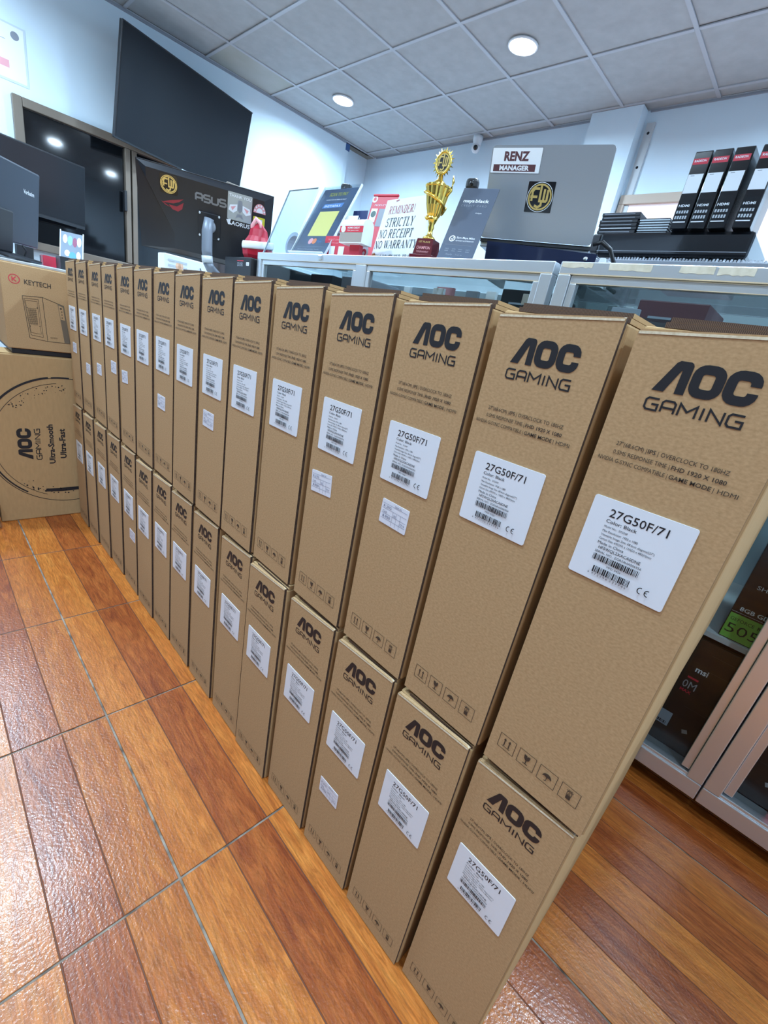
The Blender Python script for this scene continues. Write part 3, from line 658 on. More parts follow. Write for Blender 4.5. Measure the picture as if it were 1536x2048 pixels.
# small things on the upper glass shelf of the counters, glimpsed above the cartons
SH = 1.0672
def card_item(name, label, cat, x, y, w, h, matl, z=SH, rz=0, mark=None):
    t = thing(name, label, cat, (x, y, z), (0, 0, rz)); MB().cbox(-w / 2, w / 2, 0, .012, 0, h, .001).build('card', matl, t)
    MB().box(-w / 2 + .003, w / 2 - .003, .0125, .03, 0, .002).build('stand', WHITEP, t)
    if mark: p = PR(); p.rect(-w * .35, h * .3, w * .35, h * .5); p.build('print', mark, t, -.0004)
    return t
card_item('price_card', 'small white price card near the middle of the long counter', 'price card', -1.215, .86, .03, .03, WHITE)
card_item('price_card', 'white price card behind glass under the reminder sign', 'price card', -1.07, .86, .045, .033, WHITE)
card_item('price_card', 'red and white tag hanging behind glass under the trophy', 'price card', -1.10, .93, .075, .048, PINKP, mark=RED)
card_item('price_card', 'pale blue striped card behind glass under the slate board', 'price card', -.99, .94, .05, .045, COOL)
card_item('price_card', 'white tag behind glass under the silver laptop', 'price card', -.86, .86, .035, .036, WHITE)
card_item('price_card', 'white card at the right end of the long counter', 'price card', -.70, .80, .03, .028, WHITE)
card_item('price_card', 'pale card behind glass on the counter with tape remnants', 'price card', -.47, .90, .07, .03, COOL)
for x, lab_, M_ in ((-1.85, 'dark gadget box behind glass below the empty clear stand', BLACKP), (-1.62, 'grey gadget box behind glass below the dark payment sign', GREYP), (-.80, 'black gadget box behind glass below the laptop stand', BLACKP), (-.38, 'dark brown gadget box behind glass below the tape remnants', MAROONP)):
    goods('gadget_box', lab_, 'box', x - .08, x + .08, .95, 1.15, SH, SH + .06, M_, lambda p, w, h: p.rect(-w * .6, h * .3, w * .1, h * .4), [COOL])
tb = thing('cable_bunch', 'bunch of yellow-green curved cables behind glass near the laptop', 'cables', (-.74, .93, SH))
for k in range(4): MB().tube([(-.03 + .018 * k, 0, .006), (-.025 + .018 * k, .004, .03), (-.035 + .018 * k, .02, .05)], .005, 8).build('cable_coil', LIME, tb)

# ================================================================== THINGS ON THE COUNTER
def board(name, label, cat, base, yaw, lean, group=None): return thing(name, label, cat, base, (-R(lean), 0, R(yaw)), group)
# empty clear stand
t = board('acrylic_stand', 'empty clear acrylic sign stand at the left end of the counter', 'sign stand', (-1.95, .768, CT + .001), 2, 21.6)
MB().box(-.105, .105, 0, .003, 0, .300).build('front_sheet', ACRYL, t)
MB().box(-.105, .105, .004, .006, .001, .297).build('back_sheet', ACRYL, t)
for x in (-.107, .105): MB().box(x, x + .002, -.0005, .0065, 0, .300).build('edge', mat('acrylic_edge', (.75, .84, .9), .2), t)
MB().box(-.107, .107, -.0005, .0065, .3, .302).build('edge', MATS['acrylic_edge'], t)
# payment sign
t = board('payment_sign', 'dark blue scan to pay sign with yellow panel in acrylic stand', 'sign', (-1.722, .768, CT + .006), 2, 27)
MB().box(-.113, .113, 0, .003, 0, .318).build('front_sheet', ACRYL, t)
MB().box(-.105, .105, .0035, .005, .006, .306).build('print_sheet', NAVY, t)
p = PR()
p.text('SCAN TO PAY', -.055, .272, .058, .016, .02, mi=0); p.text('PAYMENT WITH ANY BANK OR WALLET', -.06, .252, .065, .005, mi=1)
p.poly([(-.062, .215), (.06, .218), (.064, .238), (-.055, .235)], 2); p.text('INSTAPAY', -.05, .220, .05, .010, mi=1)
p.rect(-.06, .086, .062, .200, 3)
p.disc(-.02, .062, .014, mi=4); p.disc(.004, .062, .013, mi=5); p.text('Maya', .02, .057, .05, .01, mi=2)
p.rect(-.085, .036, .085, .0366, 6); p.text('Powered by partner banks', -.08, .022, .06, .006, mi=6)
p.build('sign_print', [LIME, WHITE, BLUEP, YELLOW, PINKP, ORANGE, COOL], t, .0030)
MB().box(-.113, .113, .0052, .0080, 0, .318).build('back_sheet', ACRYL, t)
for x in (-.115, .113): MB().box(x, x + .002, -.0005, .0082, 0, .318).build('edge', MATS['acrylic_edge'], t)
MB().box(-.113, .113, -.012, -.0005, 0, .003).build('foot', MATS['acrylic_edge'], t)
# red promotional board with card and dispenser
t = board('promo_board', 'tall red promotional standee behind the white card dispenser', 'sign', (-1.470, .872, CT + .001), 10, 14)
MB().cbox(-.058, .058, 0, .003, 0, .250, .001).build('panel', RED, t)
MB().cbox(-.058, .058, -.004, .006, .250, .258, .002).build('curled_top', RED, t)
p = PR(); p.disc(-.047, .240, .013, mi=0); p.disc(-.047, .240, .007, mi=1); p.rect(-.05, .155, -.02, .205, 0); p.disc(-.035, .185, .012, mi=2); p.rect(.025, .160, .045, .20, 3); p.rect(-.012, .14, .02, .205, 3); p.text('PRODUCT LOAN', -.04, .215, .05, .006, mi=0); p.rect(.026, .145, .05, .158, 0)
p.build('panel_print', [WHITE, RED, mat('dark_teal', (.05, .12, .11), .5), COOL], t, -.0005)
t = board('flyer_card', 'small navy card with a white letter behind the promo cards', 'card', (-1.578, .905, CT + .12), 4, 4)
MB().cbox(-.05, .03, 0, .002, -.118, .075, .0006).build('card', NAVY2, t)
p = PR(); p.text('SI', -.035, .02, -.008, .03, .01); p.build('print', WHITE, t, -.0005)
t = board('promo_placard', 'low red promo board with white corner disc and small codes', 'sign', (-1.515, .802, CT + .001), 3, 4)
MB().cbox(-.132, .115, 0, .003, 0, .078, .001).build('panel', RED, t)
p = PR(); p.disc(.098, .026, .024, mi=0); p.disc(.098, .024, .013, mi=1); p.disc(.098, .022, .006, mi=0); p.build('corner_disc', [WHITE, RED], t, -.0005)
for a in (-.098, -.045): p = PR(); p.rect(a, .012, a + .032, .042); p.build('code_panel', [WHITE], t, -.0005)
p = PR(); p.text('PRODUCT LOAN', -.112, .062, -.05, .006, mi=2); p.text('Ask me how to apply', -.112, .052, -.05, .005, mi=2)
p.text('Scan here', -.11, .004, -.055, .004, mi=2)
p.build('panel_print', [WHITE, RED, PINKP], t, -.0005)
t = board('promo_card', 'small white promo card with red lettering beside the dispenser', 'card', (-1.590, .835, CT + .052), 4, 16)
MB().cbox(-.045, .042, 0, .002, 0, .118, .0008).build('card', WHITE, t)
MB().box(-.01, .01, .0022, .006, -.052, .06).build('strut', WHITEP, t)
p = PR(); p.text('HOME', -.02, .088, .028, .010, .01); p.text('CREDIT', -.024, .072, .028, .010, .01); p.text('ZERO', -.042, .032, .036, .016, .02); p.rect(-.042, .012, .03, .014); p.rect(-.042, .004, .03, .006)
p.build('print', [CREDR], t, -.0005)
t = thing('card_dispenser', 'white curved-top card dispenser box with red band on the counter', 'dispenser', (-1.425, .769, CT + .040), (0, 0, R(3))); t.scale = (.86, .86, .80)
prof = [(-.03, .0), (.03, 0), (.03, .05)] + [(.03 * math.cos(R(a)), .072 + .026 * math.sin(R(a))) for a in range(0, 181, 20)]
b = MB(); n = len(prof); vs = [(x_, q[0], q[1]) for x_ in (-.068, .068) for q in prof]
b.add(vs, [list(range(n)), list(range(2 * n - 1, n - 1, -1))] + [(i, n + i, n + (i + 1) % n, (i + 1) % n) for i in range(n)]); b.build('body', [WHITEP], t)
MB().box(-.069, .069, -.0315, -.0302, .042, .066).build('red_band', [RED], t)
p = PR(); p.disc(-.048, .054, .014, mi=1); p.text('mini', -.056, .05, -.04, .008, mi=0); p.text('HOME CREDIT', -.022, .055, .05, .007, .02, mi=1); p.text('Get yours now', -.022, .046, .045, .006, mi=1); p.build('band_print', [PINKP, WHITE], t, -.032)
MB().box(-.066, .066, -.0307, -.0301, .004, .040).build('front_flap', [mat('kraft_grey', (.36, .33, .31), .7)], t)
MB().box(-.03, .03, .0, .02, -.0495, 0).build('stand', [RED], t)
# reminder notice
t = board('reminder_notice', 'white reminder notice reading strictly no receipt no warranty', 'sign', (-1.300, .838, CT + .001), -5, 10.8)
MB().box(-.125, .150, 0, .002, 0, .218).build('paper', mat('notice_paper', (.80, .86, .92), .6), t)
p = PR(); serif(p, 'REMINDER!', -.096, .168, .044, .026, 1); serif(p, 'STRICTLY', -.093, .124, .060, .030); serif(p, 'NO RECEIPT', -.114, .086, .072, .029); serif(p, 'NO WARRANTY', -.121, .050, .110, .027); serif(p, 'ELJ COMPUTER TRADING', -.097, .010, .140, .018)
p.disc(-.110, .019, .0130, .0155, mi=0); shop_emblem(p, -.110, .019, .0122, .0145, 2); p.stroke([(-.070, .2105), (-.054, .2135)], .003, mi=1)
p.build('notice_text', [INK, CREDR, GOLDF], t, -.0006)
MB().box(-.02, .02, .0022, .004, 0, .16).build('strut', WHITEP, t)
# trophy
t = thing('trophy', 'gold cup trophy on a maroon plaque base', 'trophy', (-1.088, .785, CT), (0, 0, R(12)))
b = MB(); b.cbox(-.042, .042, -.034, .034, 0, .012, .002); b.add([(-.034, -.027, .012), (.034, -.027, .012), (.034, .027, .012), (-.034, .027, .012), (-.028, -.022, .058), (.028, -.022, .058), (.028, .022, .058), (-.028, .022, .058)], [(0, 1, 5, 4), (1, 2, 6, 5), (2, 3, 7, 6), (3, 0, 4, 7), (4, 5, 6, 7)])
b.build('base', MAROON, t)
p = PR(); p.text('1ST PLACE', -.020, .046, .020, .005, .01); p.text('CHAMPION', -.024, .028, .024, .008, .01, mi=1); p.text('TOURNAMENT', -.022, .018, .022, .005, mi=1)
sl = math.atan2(.005, .046)
p.build('plaque', [GOLDF, PINKP], t, xf=lambda u, v, d: (u, -.0274 + (v - .012) * .109 - d, v))
b = MB(); b.lathe([(.021, .058), (.020, .064), (.009, .072), (.0075, .085), (.010, .092), (.0085, .100), (.014, .112), (.018, .122)], 24); b.build('stem', GOLD, t)
b = MB(); b.lathe([(.016, .118), (.021, .128), (.028, .150), (.034, .178), (.0385, .195), (.041, .197), (.041, .201), (.036, .203)], 40, rib=.05); b.build('cup', GOLD, t)
b = MB()
for a0, z0, z1, r0, r1 in ((200, .185, .135, .040, .027), (20, .150, .112, .033, .020)):
    b.tube([((r0 + (r1 - r0) * i / 16) * math.cos(R(a0 + i * 14)), (r0 + (r1 - r0) * i / 16) * math.sin(R(a0 + i * 14)), z0 + (z1 - z0) * i / 16) for i in range(17)], .0042, 8)
b.build('ribbon', GOLD, t)
MB().tube([(.036, -.006, .175), (.047, -.006, .190), (.050, -.006, .212), (.046, -.006, .228)], [.004, .005, .004, .0015], 8).build('handle', GOLD, t)
MB().tube([(-.036, .010, .175), (-.045, .010, .190), (-.047, .010, .208)], [.004, .004, .0015], 8).build('handle', GOLD, t)
b = MB(); b.lathe([(.026, .203), (.020, .210), (.008, .220), (.007, .232)], 20); b.build('finial_base', GOLD, t)
b = MB(); cz = .262
for k in range(22):
    a = 2 * math.pi * k / 22; r0, r1 = .024, .034 + .003 * (k % 2)
    b.add([(r0 * math.cos(a - .14), -.003, cz + r0 * 1.15 * math.sin(a - .14)), (r0 * math.cos(a + .14), -.003, cz + r0 * 1.15 * math.sin(a + .14)), (r1 * math.cos(a), 0, cz + r1 * 1.12 * math.sin(a)), (r0 * math.cos(a), .004, cz + r0 * 1.15 * math.sin(a))], [(0, 1, 2), (1, 3, 2), (3, 0, 2)])
b.tube([(.024 * math.cos(R(a)), -.001, cz + .0276 * math.sin(R(a))) for a in range(0, 360, 15)], .0035, 8, closed=True)
b.build('wreath', GOLD, t)
b = MB(); b.prism([(.022 * math.cos(R(a)), cz + .0255 * math.sin(R(a))) for a in range(0, 360, 15)], -.002, .003); b.build('medal', INK, t)
p = PR(); shop_emblem(p, 0, cz, .021, .0245, 0); p.build('emblem', [GOLDF], t, -.0028)
# slate board
t = board('credit_card_board', 'slate grey credit card advertising board leaning beside the trophy', 'sign', (-.962, .770, CT + .001), 15, 24.5)
MB().cbox(-.057, .057, 0, .004, 0, .238, .0008).build('panel', SLATE, t)
MB().box(-.02, .02, .006, .012, 0, .17).build('strut', GREYP, t)
p = PR(); p.rect(-.0565, .001, .0565, .050); p.build('lower_panel', [SLATE2], t, -.0002)
p = PR()
p.text('maya', -.042, .190, -.006, .011, .016, mi=0); p.text('black', -.003, .190, .040, .011, .016, mi=0); p.text('C R E D I T   C A R D', -.044, .176, .038, .006, mi=2); p.text('maya', .012, .154, .031, .005, mi=0)
p.build('title_print', [WHITE, INK, COOL], t, -.0005); p = PR()
p.arc(-.030, .070, .0085, .0085, 0, 360, .003, 0, 18); p.stroke([(-.033, .070), (-.029, .066), (-.026, .075)], .0022); p.text('Earn Maya Miles', -.016, .071, .042, .006, .014, mi=0); p.text('REWARDS & EXPERIENCES', -.016, .062, .042, .004, mi=0)
p.rect(-.046, .0495, .040, .0500, 2)
for a, s in ((-.040, 'FREE'), (-.017, '0%'), (.004, 'EARN'), (.028, 'NO')): p.text(s, a, .034, a + .012, .004, mi=2); p.rect(a, .029, a + .012, .0305, 2)
p.text('Apply', -.032, .016, -.010, .005, mi=2); p.text('Scan to', .0, .016, .022, .005, mi=2)
p.build('panel_print', [WHITE, INK, COOL, SLATE2], t, -.0005)
# webcams peeking over the boards
def webcam(label, loc, rz, s=1.0):
    t = thing('webcam', label, 'webcam', loc, (0, 0, rz)); t.scale = (s, s, s)
    b = MB(); b.cbox(-.017, .017, -.012, .012, .20, .228, .008); b.build('body', BLACKP, t)
    MB().lathe([(.001, .0), (.006, .0), (.007, .003), (.007, .006)], 16).build('lens', BLACKG, t).matrix_local = Matrix.Translation((.002, -.014, .214)) @ Matrix.Rotation(R(-90), 4, 'X')
    MB().tube([(0, .0, .2), (0, .004, .1), (0, .0, .006)], .006, 8).build('stem', BLACKP, t)
    MB().lathe([(.001, .008), (.035, .006), (.038, 0)], 20).build('foot', BLACKP, t)
webcam('black webcam peeking over the slate credit card board', (-1.095, .95, CT), R(12), 1.22)
webcam('small black webcam peeking over the dark payment sign', (-1.80, .99, CT), R(30), 1.42)
# laptop on stand
t = thing('laptop_stand', 'dark folding laptop stand under the silver laptop', 'laptop stand', (-.865, 1.06, CT), (0, 0, R(14)))
b = MB(); b.prism([(-.15, 0), (.19, 0), (.195, .096), (-.160, .110)], -.036, -.030); b.build('front_plate', mat('stand_blue', (.012, .018, .05), .25, coat=.4), t)
for x in (-.14, .15): MB().add([(x, -.012, 0), (x + .012, -.012, 0), (x + .012, .15, 0), (x, .15, 0), (x, -.012, .095), (x + .012, -.012, .095), (x + .012, .15, .085), (x, .15, .085)], [(0, 3, 2, 1), (4, 5, 6, 7), (0, 1, 5, 4), (1, 2, 6, 5), (2, 3, 7, 6), (3, 0, 4, 7)]).build('arm', BLACKP, t)
MB().lathe([(.001, 0), (.006, 0), (.006, .004)], 12).build('screw', ALU, t).matrix_local = Matrix.Translation((.165, -.037, .082)) @ Matrix.Rotation(R(-90), 4, 'X')
t = thing('laptop', 'open silver laptop seen from behind with name plate and gold emblem', 'laptop', (-.883, 1.053, 1.288), (0, 0, R(16)))
lid = MB(); pts = PR().rrect(-.18, .0, .18, .242, .012).P; lid.prism(pts, 0, .006)
lo = lid.build('lid', SILVER, t); lo.rotation_euler = (R(16.6), 0, 0)
p = PR(); p.rrect(-.1775, .1745, -.0225, .2365, .001, 0); p.stroke([(-.1775, .1745), (-.0225, .1745), (-.0225, .2365), (-.1775, .2365)], .0015, True, 1); p.text('RENZ', -.138, .2040, -.060, .0235, .045, mi=2); p.rect(-.169, .1785, -.036, .1960, 2); p.text('MANAGER', -.149, .1810, -.055, .0125, .045, mi=0)
o = p.build('name_plate', [WHITE, GREYP, MAROONP], lo, -.0008)
p = PR(); p.rrect(-.047, .078, .036, .156, .002, 0); p.disc(-.0055, .117, .040, .038, 2, 32); p.disc(-.0055, .117, .0385, .0365, 0, 32); shop_emblem(p, -.0055, .117, .0365, .0345, 1)
p.build('emblem_sticker', [BLACKG, GOLDF, WHITE], lo, -.0008)
MB().box(-.18, .18, .004, .012, -.010, .000).build('hinge', BLACKP, t)
MB().cbox(-.18, .18, .010, .21, -.024, -.008, .003).build('keyboard_base', SILVER, t)
t = tag(MB().tube([(-.667, 1.03, 1.275), (-.64, 1.02, 1.278), (-.615, 1.03, 1.262), (-.60, 1.05, 1.23), (-.598, 1.06, CT + .006), (-.60, 1.12, CT + .006)], .006, 8).build('power_cable', CABLE), 'black cable curling down beside the laptop stand', 'cable')
t = thing('white_charger', 'white wedge-shaped charger block beside the laptop stand', 'charger', (-.635, 1.02, CT))
MB().add([(-.012, 0, 0), (.028, 0, 0), (.028, .06, 0), (-.012, .06, 0), (.004, 0, .075), (.018, 0, .075), (.018, .06, .075), (.004, .06, .075)], [(0, 3, 2, 1), (4, 5, 6, 7), (0, 1, 5, 4), (1, 2, 6, 5), (2, 3, 7, 6), (3, 0, 4, 7)]).build('body', WHITEP, t)
MB().box(.006, .016, -.001, 0, .02, .06).build('grey_face', GREYP, t)
# back shelf and what it carries
t = thing('back_cabinet', 'grey cabinet behind the counters carrying black cases and boxes', 'cabinet', (-.35, 1.42, 0))
MB().box(-.60, .9, .02, .55, .06, 1.30).build('body', mat('cabinet_grey', (.22, .23, .26), .5), t)
MB().cbox(-.62, .92, 0, .57, 1.301, 1.328, .003).build('top', GREYP, t)
for x in (-.595, .155): MB().cbox(x, x + .74, .005, .019, .08, 1.28, .003).build('door', MATS['cabinet_grey'], t)
MB().box(-.6, .9, .06, .5, 0, .06).build('plinth', BLACKP, t)
t = thing('bubble_wrap_pad', 'flat bubble wrap pad under the long black case', 'bubble wrap', (-.60, 1.44, 1.3285))
b = MB(); nx, ny = 60, 10
for i in range(nx):
    for j in range(ny):
        x, y = -.19 + i * .0098, .004 + j * .028; h = .010 + .004 * rnd.random()
        b.add([(x, y, 0), (x + .009, y, 0), (x + .009, y + .026, 0), (x, y + .026, 0), (x + .002, y + .003, h), (x + .007, y + .003, h), (x + .007, y + .022, h), (x + .002, y + .022, h)], [(4, 5, 6, 7), (0, 1, 5, 4), (1, 2, 6, 5), (2, 3, 7, 6), (3, 0, 4, 7)])
o = b.build('bubbles', BUBBLE, t); o['kind'] = 'stuff'
MB().box(-.20, .41, 0, .29, -.0002, .002).build('film', BUBBLE, t)
t = thing('black_long_case', 'long black case lying on bubble wrap under small boxes', 'case', (-.615, 1.45, 1.343))
MB().cbox(-.235, .245, 0, .30, 0, .080, .012).build('body', BLACKG, t)
MB().cbox(-.262, -.232, .0, .10, .012, .074, .006).build('end_bracket', BLACKP, t)
MB().box(-.23, .24, -.0008, .0, .018, .020).build('seam', GREYP, t)
# two stacks of thin packs
for k in range(6):
    z = 1.4235 + k * .0112; M_ = BLACKP
    nm = ['lowest', 'second lowest', 'third from the bottom', 'fourth from the bottom', 'second highest', 'topmost'][k]
    dx = rnd.uniform(-.004, .004)
    t = thing('slim_pack', f'thin black pack, {nm} of the stack beside the laptop', 'pack', (-.808 + dx, 1.47, z), group='thin black packs in a stack')
    MB().cbox(-.068, .068, 0, .16, 0, .0105, .0015).build('body', M_, t)
    MB().box(-.06, .05, -.0006, -.0001, .004, .0062).build('edge_stripe', WHITE if k == 1 else GREYP, t)
for k in range(6):
    z = 1.4235 + k * .0078
    nm = ['lowest', 'second lowest', 'third from the bottom', 'fourth from the bottom', 'second highest', 'topmost'][k]
    t = thing('slim_pack', f'thin silver pack, {nm} of the stack left of the upright boxes', 'pack', (-.683 + rnd.uniform(-.002, .002), 1.475, z), group='thin silver packs in a stack')
    MB().cbox(-.052, .048, 0, .16, 0, .0040, .001).build('body', mat('silver_pack', (.6, .68, .74), .35), t)
    MB().box(-.05, .046, .002, .158, .0041, .0076).build('black_inlay', BLACKP, t)
# upright graphics card boxes
nms = ['leftmost', 'second from left', 'third from left', 'rightmost']
for k, x in enumerate((-.590, -.536, -.480, -.412)):
    t = thing('graphics_card_box', f'upright black box with red band, {nms[k]} of four on the long case', 'box', (x, 1.43, 1.4235), (R(1), 0, R(0 if k < 3 else 3)), group='upright black boxes with red bands')
    hh = .212; w = .0245
    MB().cbox(-w, w, 0, .17, 0, hh, .002).build('body', BLACKG, t)
    p = PR(); p.rect(-w + .002, .178, w - .004, .194); p.build('red_band', [RED], t, -.0004)
    p = PR(); p.text('RADEON', -w + .006, .1845, w - .010, .006, .02); p.build('band_letters', [WHITE], t, -.0006)
    p = PR(); p.rect(-w + .002, .100, w - .004, .152); p.build('spec_label', [WHITE], t, -.0004)
    p = PR(); p.rect(-w + .009, .147, -w + .020, .149); p.build('label_line', [COOL], t, -.0006)
    p = PR(); p.text('HDMI', -w + .006, .062, w - .012, .007, .02); p.build('port_letters', [WHITE], t, -.0006)
    p = PR()
    for j in range(5): p.rect(-w + .005 + .0075 * j, .044, -w + .010 + .0075 * j, .052); p.rect(-w + .005 + .0075 * j, .028, -w + .010 + .0075 * j, .037)
    o = p.build('feature_icons', [mat('grey_icons', (.45, .48, .52), .5)], t, -.0006); o['kind'] = 'stuff'
    p = PR(); p.rect(-w + .004, .018, w - .008, .021); p.build('white_line', [WHITE], t, -.0006)
    MB().box(-w + .001, w - .001, .002, .168, hh + .0001, hh + .0012).build('lid', BLACKP, t)

# ================================================================== LEFT BACKGROUND
t = thing('wall_television', 'large flat black television on a swivel bracket on the left wall', 'television', (-4.35, 1.329, 1.857), (R(10.6), 0, R(106.5)))
MB().cbox(-.570, .570, .004, .035, 0, .634, .004).build('housing', BLACKP, t)
MB().box(-.562, .562, .0025, .0038, .010, .626).build('screen', SCREEN, t)
for q in (((-.570, .570, 0, .010)), ((-.570, .570, .627, .634))): MB().box(q[0], q[1], .0015, .0039, q[2], q[3]).build('bezel', BLACKG, t)
MB().box(-.03, .03, .0005, .0015, .002, .008).build('badge', ALU, t)
t2_ = MB(); t2_.box(-.12, .12, .036, .05, .18, .46); t2_.box(-.03, .03, .05, .12, .30, .36); t2_.build('bracket', BLACKP, t)
# framed certificate
t = thing('certificate', 'white wall certificate with red band at the upper left corner', 'certificate', (-4.498, .175, 2.0), (0, 0, R(90)))
MB().box(-.25, .195, 0, .004, .0, .30).build('frame', mat('clear_frame', (.6, .68, .73), .3), t)
p = PR(); p.rect(-.24, .012, .185, .29, 0); p.rect(-.24, .068, .10, .108, 1); p.rect(-.1, .125, .035, .20, 2); p.disc(-.02, .135, .05, .045, 3, 20); p.rect(-.1, .125, .035, .14, 4); p.disc(.14, .245, .022, mi=5); p.rect(-.05, .222, .04, .228, 5); p.rect(-.06, .208, .09, .211, 6); p.text('CERTIFICATE', -.2, .25, .05, .016, mi=6)
p.build('print', [WHITE, PINKP, NAVY2, YELLOW, BLUEP, GREYP, COOL], t, -.0006)
# desks (mostly hidden behind the cartons)
for (x0, x1, y0, y1, lb) in ((-3.7, -2.5, -1.0, .25, 'pale desk under the dark monitor at the left edge'), (-3.7, -2.07, .26, 1.35, 'pale desk under the arm-mounted monitor behind the cartons')):
    t = thing('desk', lb, 'desk', (0, 0, 0)); MB().cbox(x0, x1, y0, y1, .90, .93, .003).build('desktop', DESK, t)
    for x in (x0 + .03, x1 - .08):
        for y in (y0 + .03, y1 - .08): MB().box(x, x + .05, y, y + .05, 0, .90).build('leg', ALU, t)
# arm-mounted gaming monitor seen from the back
t = thing('gaming_monitor', 'black gaming monitor seen from behind on a silver arm, covered in stickers', 'monitor', (-2.55, .731, 1.110), (R(21), 0, R(62)))
b = MB()
o1 = [(-.305, 0), (.305, 0), (.305, .362), (-.305, .362)]
b.prism(o1, .020, .030); b.build('screen_bezel', BLACKP, t)
b = MB(); outer = [(-.302, .003), (.302, .003), (.302, .359), (-.302, .359)]; mid = [(-.262, .02), (.10, .02), (.285, .11), (.285, .335), (-.285, .345), (-.285, .10)]
A = [(-.302, .020, .003), (.302, .020, .003), (.302, .020, .359), (-.302, .020, .359)]; Bv = [(-.15, -.002, .03), (.12, -.002, .03), (.262, -.002, .18), (.262, -.002, .335), (-.262, -.002, .342), (-.262, -.002, .30), (-.15, -.002, .10)]
b.add(A + Bv, [(4, 5, 6, 7, 8, 9, 10), (0, 1, 5, 4), (1, 6, 5), (1, 2, 7, 6), (2, 3, 8, 7), (3, 9, 8), (3, 0, 10, 9), (0, 4, 10)]); b.build('back_cover', mat('monitor_back', (.014, .015, .02), .35), t)
p = PR(); tech_word(p, 'ASUS', -.055, .262, .088, .298, .008, gap=.25); p.build('maker_letters', [mat('grey_emboss', (.22, .23, .25), .4, .4)], t, -.0028)
p = PR(); p.poly([(-.200, .220), (-.165, .235), (-.105, .252), (-.125, .236), (-.150, .225)]); p.poly([(-.170, .216), (-.135, .216), (-.105, .238), (-.112, .210), (-.130, .196), (-.155, .200)]); p.poly([(-.185, .212), (-.205, .226), (-.160, .206)]); p.build('eye_mark', [mat('dark_red_mark', (.30, .02, .03), .4)], t, -.0028)
p = PR(); p.rrect(-.205, .258, -.130, .335, .008, 0); p.disc(-.1675, .2965, .036, mi=1); p.disc(-.1675, .2965, .033, mi=0); shop_emblem(p, -.1675, .2965, .032, .032, 1); p.build('emblem_sticker', [BLACKG, GOLDF], t, -.0030)
p = PR(); p.rrect(.092, .222, .205, .338, .004, 0); p.text('THANK YOU', .098, .318, .200, .012, .01, mi=1)
p.poly([(.140, .310), (.158, .310), (.164, .272), (.149, .256), (.134, .272)], 2)
for s in (-1, 1): p.poly([(.149 + s * .012, .292), (.149 + s * .046, .284), (.149 + s * .052, .262), (.149 + s * .030, .252), (.149 + s * .012, .266)], 1); p.poly([(.149 + s * .018, .284), (.149 + s * .042, .276), (.149 + s * .034, .262)], 3)
p.poly([(.138, .252), (.160, .252), (.168, .232), (.149, .240), (.130, .232)], 2)
p.poly([(.088, .218), (.110, .224), (.106, .208), (.118, .200), (.098, .198)], 1); p.text('AORUS', .112, .199, .200, .018, .02, mi=1)
p.build('silver_sticker', [mat('silver_sticker', (.42, .48, .52), .25, .3), WHITE, GREYP, PINKP], t, -.0030)
p = PR(); p.rrect(.214, .200, .270, .262, .003, 0); p.poly([(.242 + .029 * math.cos(R(a)), .279 + .040 * math.sin(R(a))) for a in range(0, 181, 15)], 1); p.poly([(.242 + .016 * math.cos(R(a)), .281 + .020 * math.sin(R(a))) for a in range(0, 181, 20)], 2); p.rect(.214, .264, .270, .278, 3); p.rrect(.228, .232, .258, .253, .002, 2); p.text('5.5', .235, .238, .252, .010, .02, mi=1); p.rect(.216, .204, .268, .210, 2)
for a in range(15, 180, 30): p.disc(.242 + .023 * math.cos(R(a)), .281 + .030 * math.sin(R(a)), .004, mi=2, n=8)
p.build('energy_sticker', [LIME, PINKP, WHITE, INK], t, -.0030)
b = MB(); b.cbox(-.040, .062, -.010, -.002, .115, .225, .003); b.build('mount_plate', BLACKP, t)
for x in (-.033, .055):
    for z in (.122, .218): MB().lathe([(.001, 0), (.005, 0), (.005, .003)], 10).build('screw', ALU, t).matrix_local = Matrix.Translation((x, -.011, z)) @ Matrix.Rotation(R(-90), 4, 'X')
MB().lathe([(.001, .014), (.026, .012), (.030, 0)], 24).build('swivel', GREYP, t).matrix_local = Matrix.Translation((.012, -.010, .168)) @ Matrix.Rotation(R(90), 4, 'X')
t = thing('monitor_mount', 'silver gas-spring monitor arm rising behind the cartons', 'monitor arm', (-2.46, .78, .93))
MB().tube([(.045, -.105, .355), (.045, -.112, .300), (.05, -.112, .215), (.052, -.110, .190)], [.022, .025, .025, .023], 14).build('upper_arm', mat('arm_grey', (.22, .25, .30), .45, .3), t)
MB().tube([(.052, -.112, .195), (.053, -.108, .165)], [.026, .026], 14).build('joint_cap', mat('light_joint', (.6, .65, .7), .35), t)
MB().tube([(.053, -.108, .170), (.055, -.095, .145), (.058, -.03, .10), (.06, .03, .065), (.06, .06, .05)], [.024, .023, .019, .018, .018], 12).build('lower_arm', MATS['arm_grey'], t)
MB().tube([(.06, .06, .0), (.06, .06, .062)], .020, 16).build('post', GREYP, t)
MB().lathe([(.05, 0), (.05, .012), (.02, .014)], 20, c=(.06, .06, 0)).build('base_clamp', GREYP, t)
MB().box(.035, .055, -.135, -.131, .225, .255).build('tension_mark', BLACKP, t)
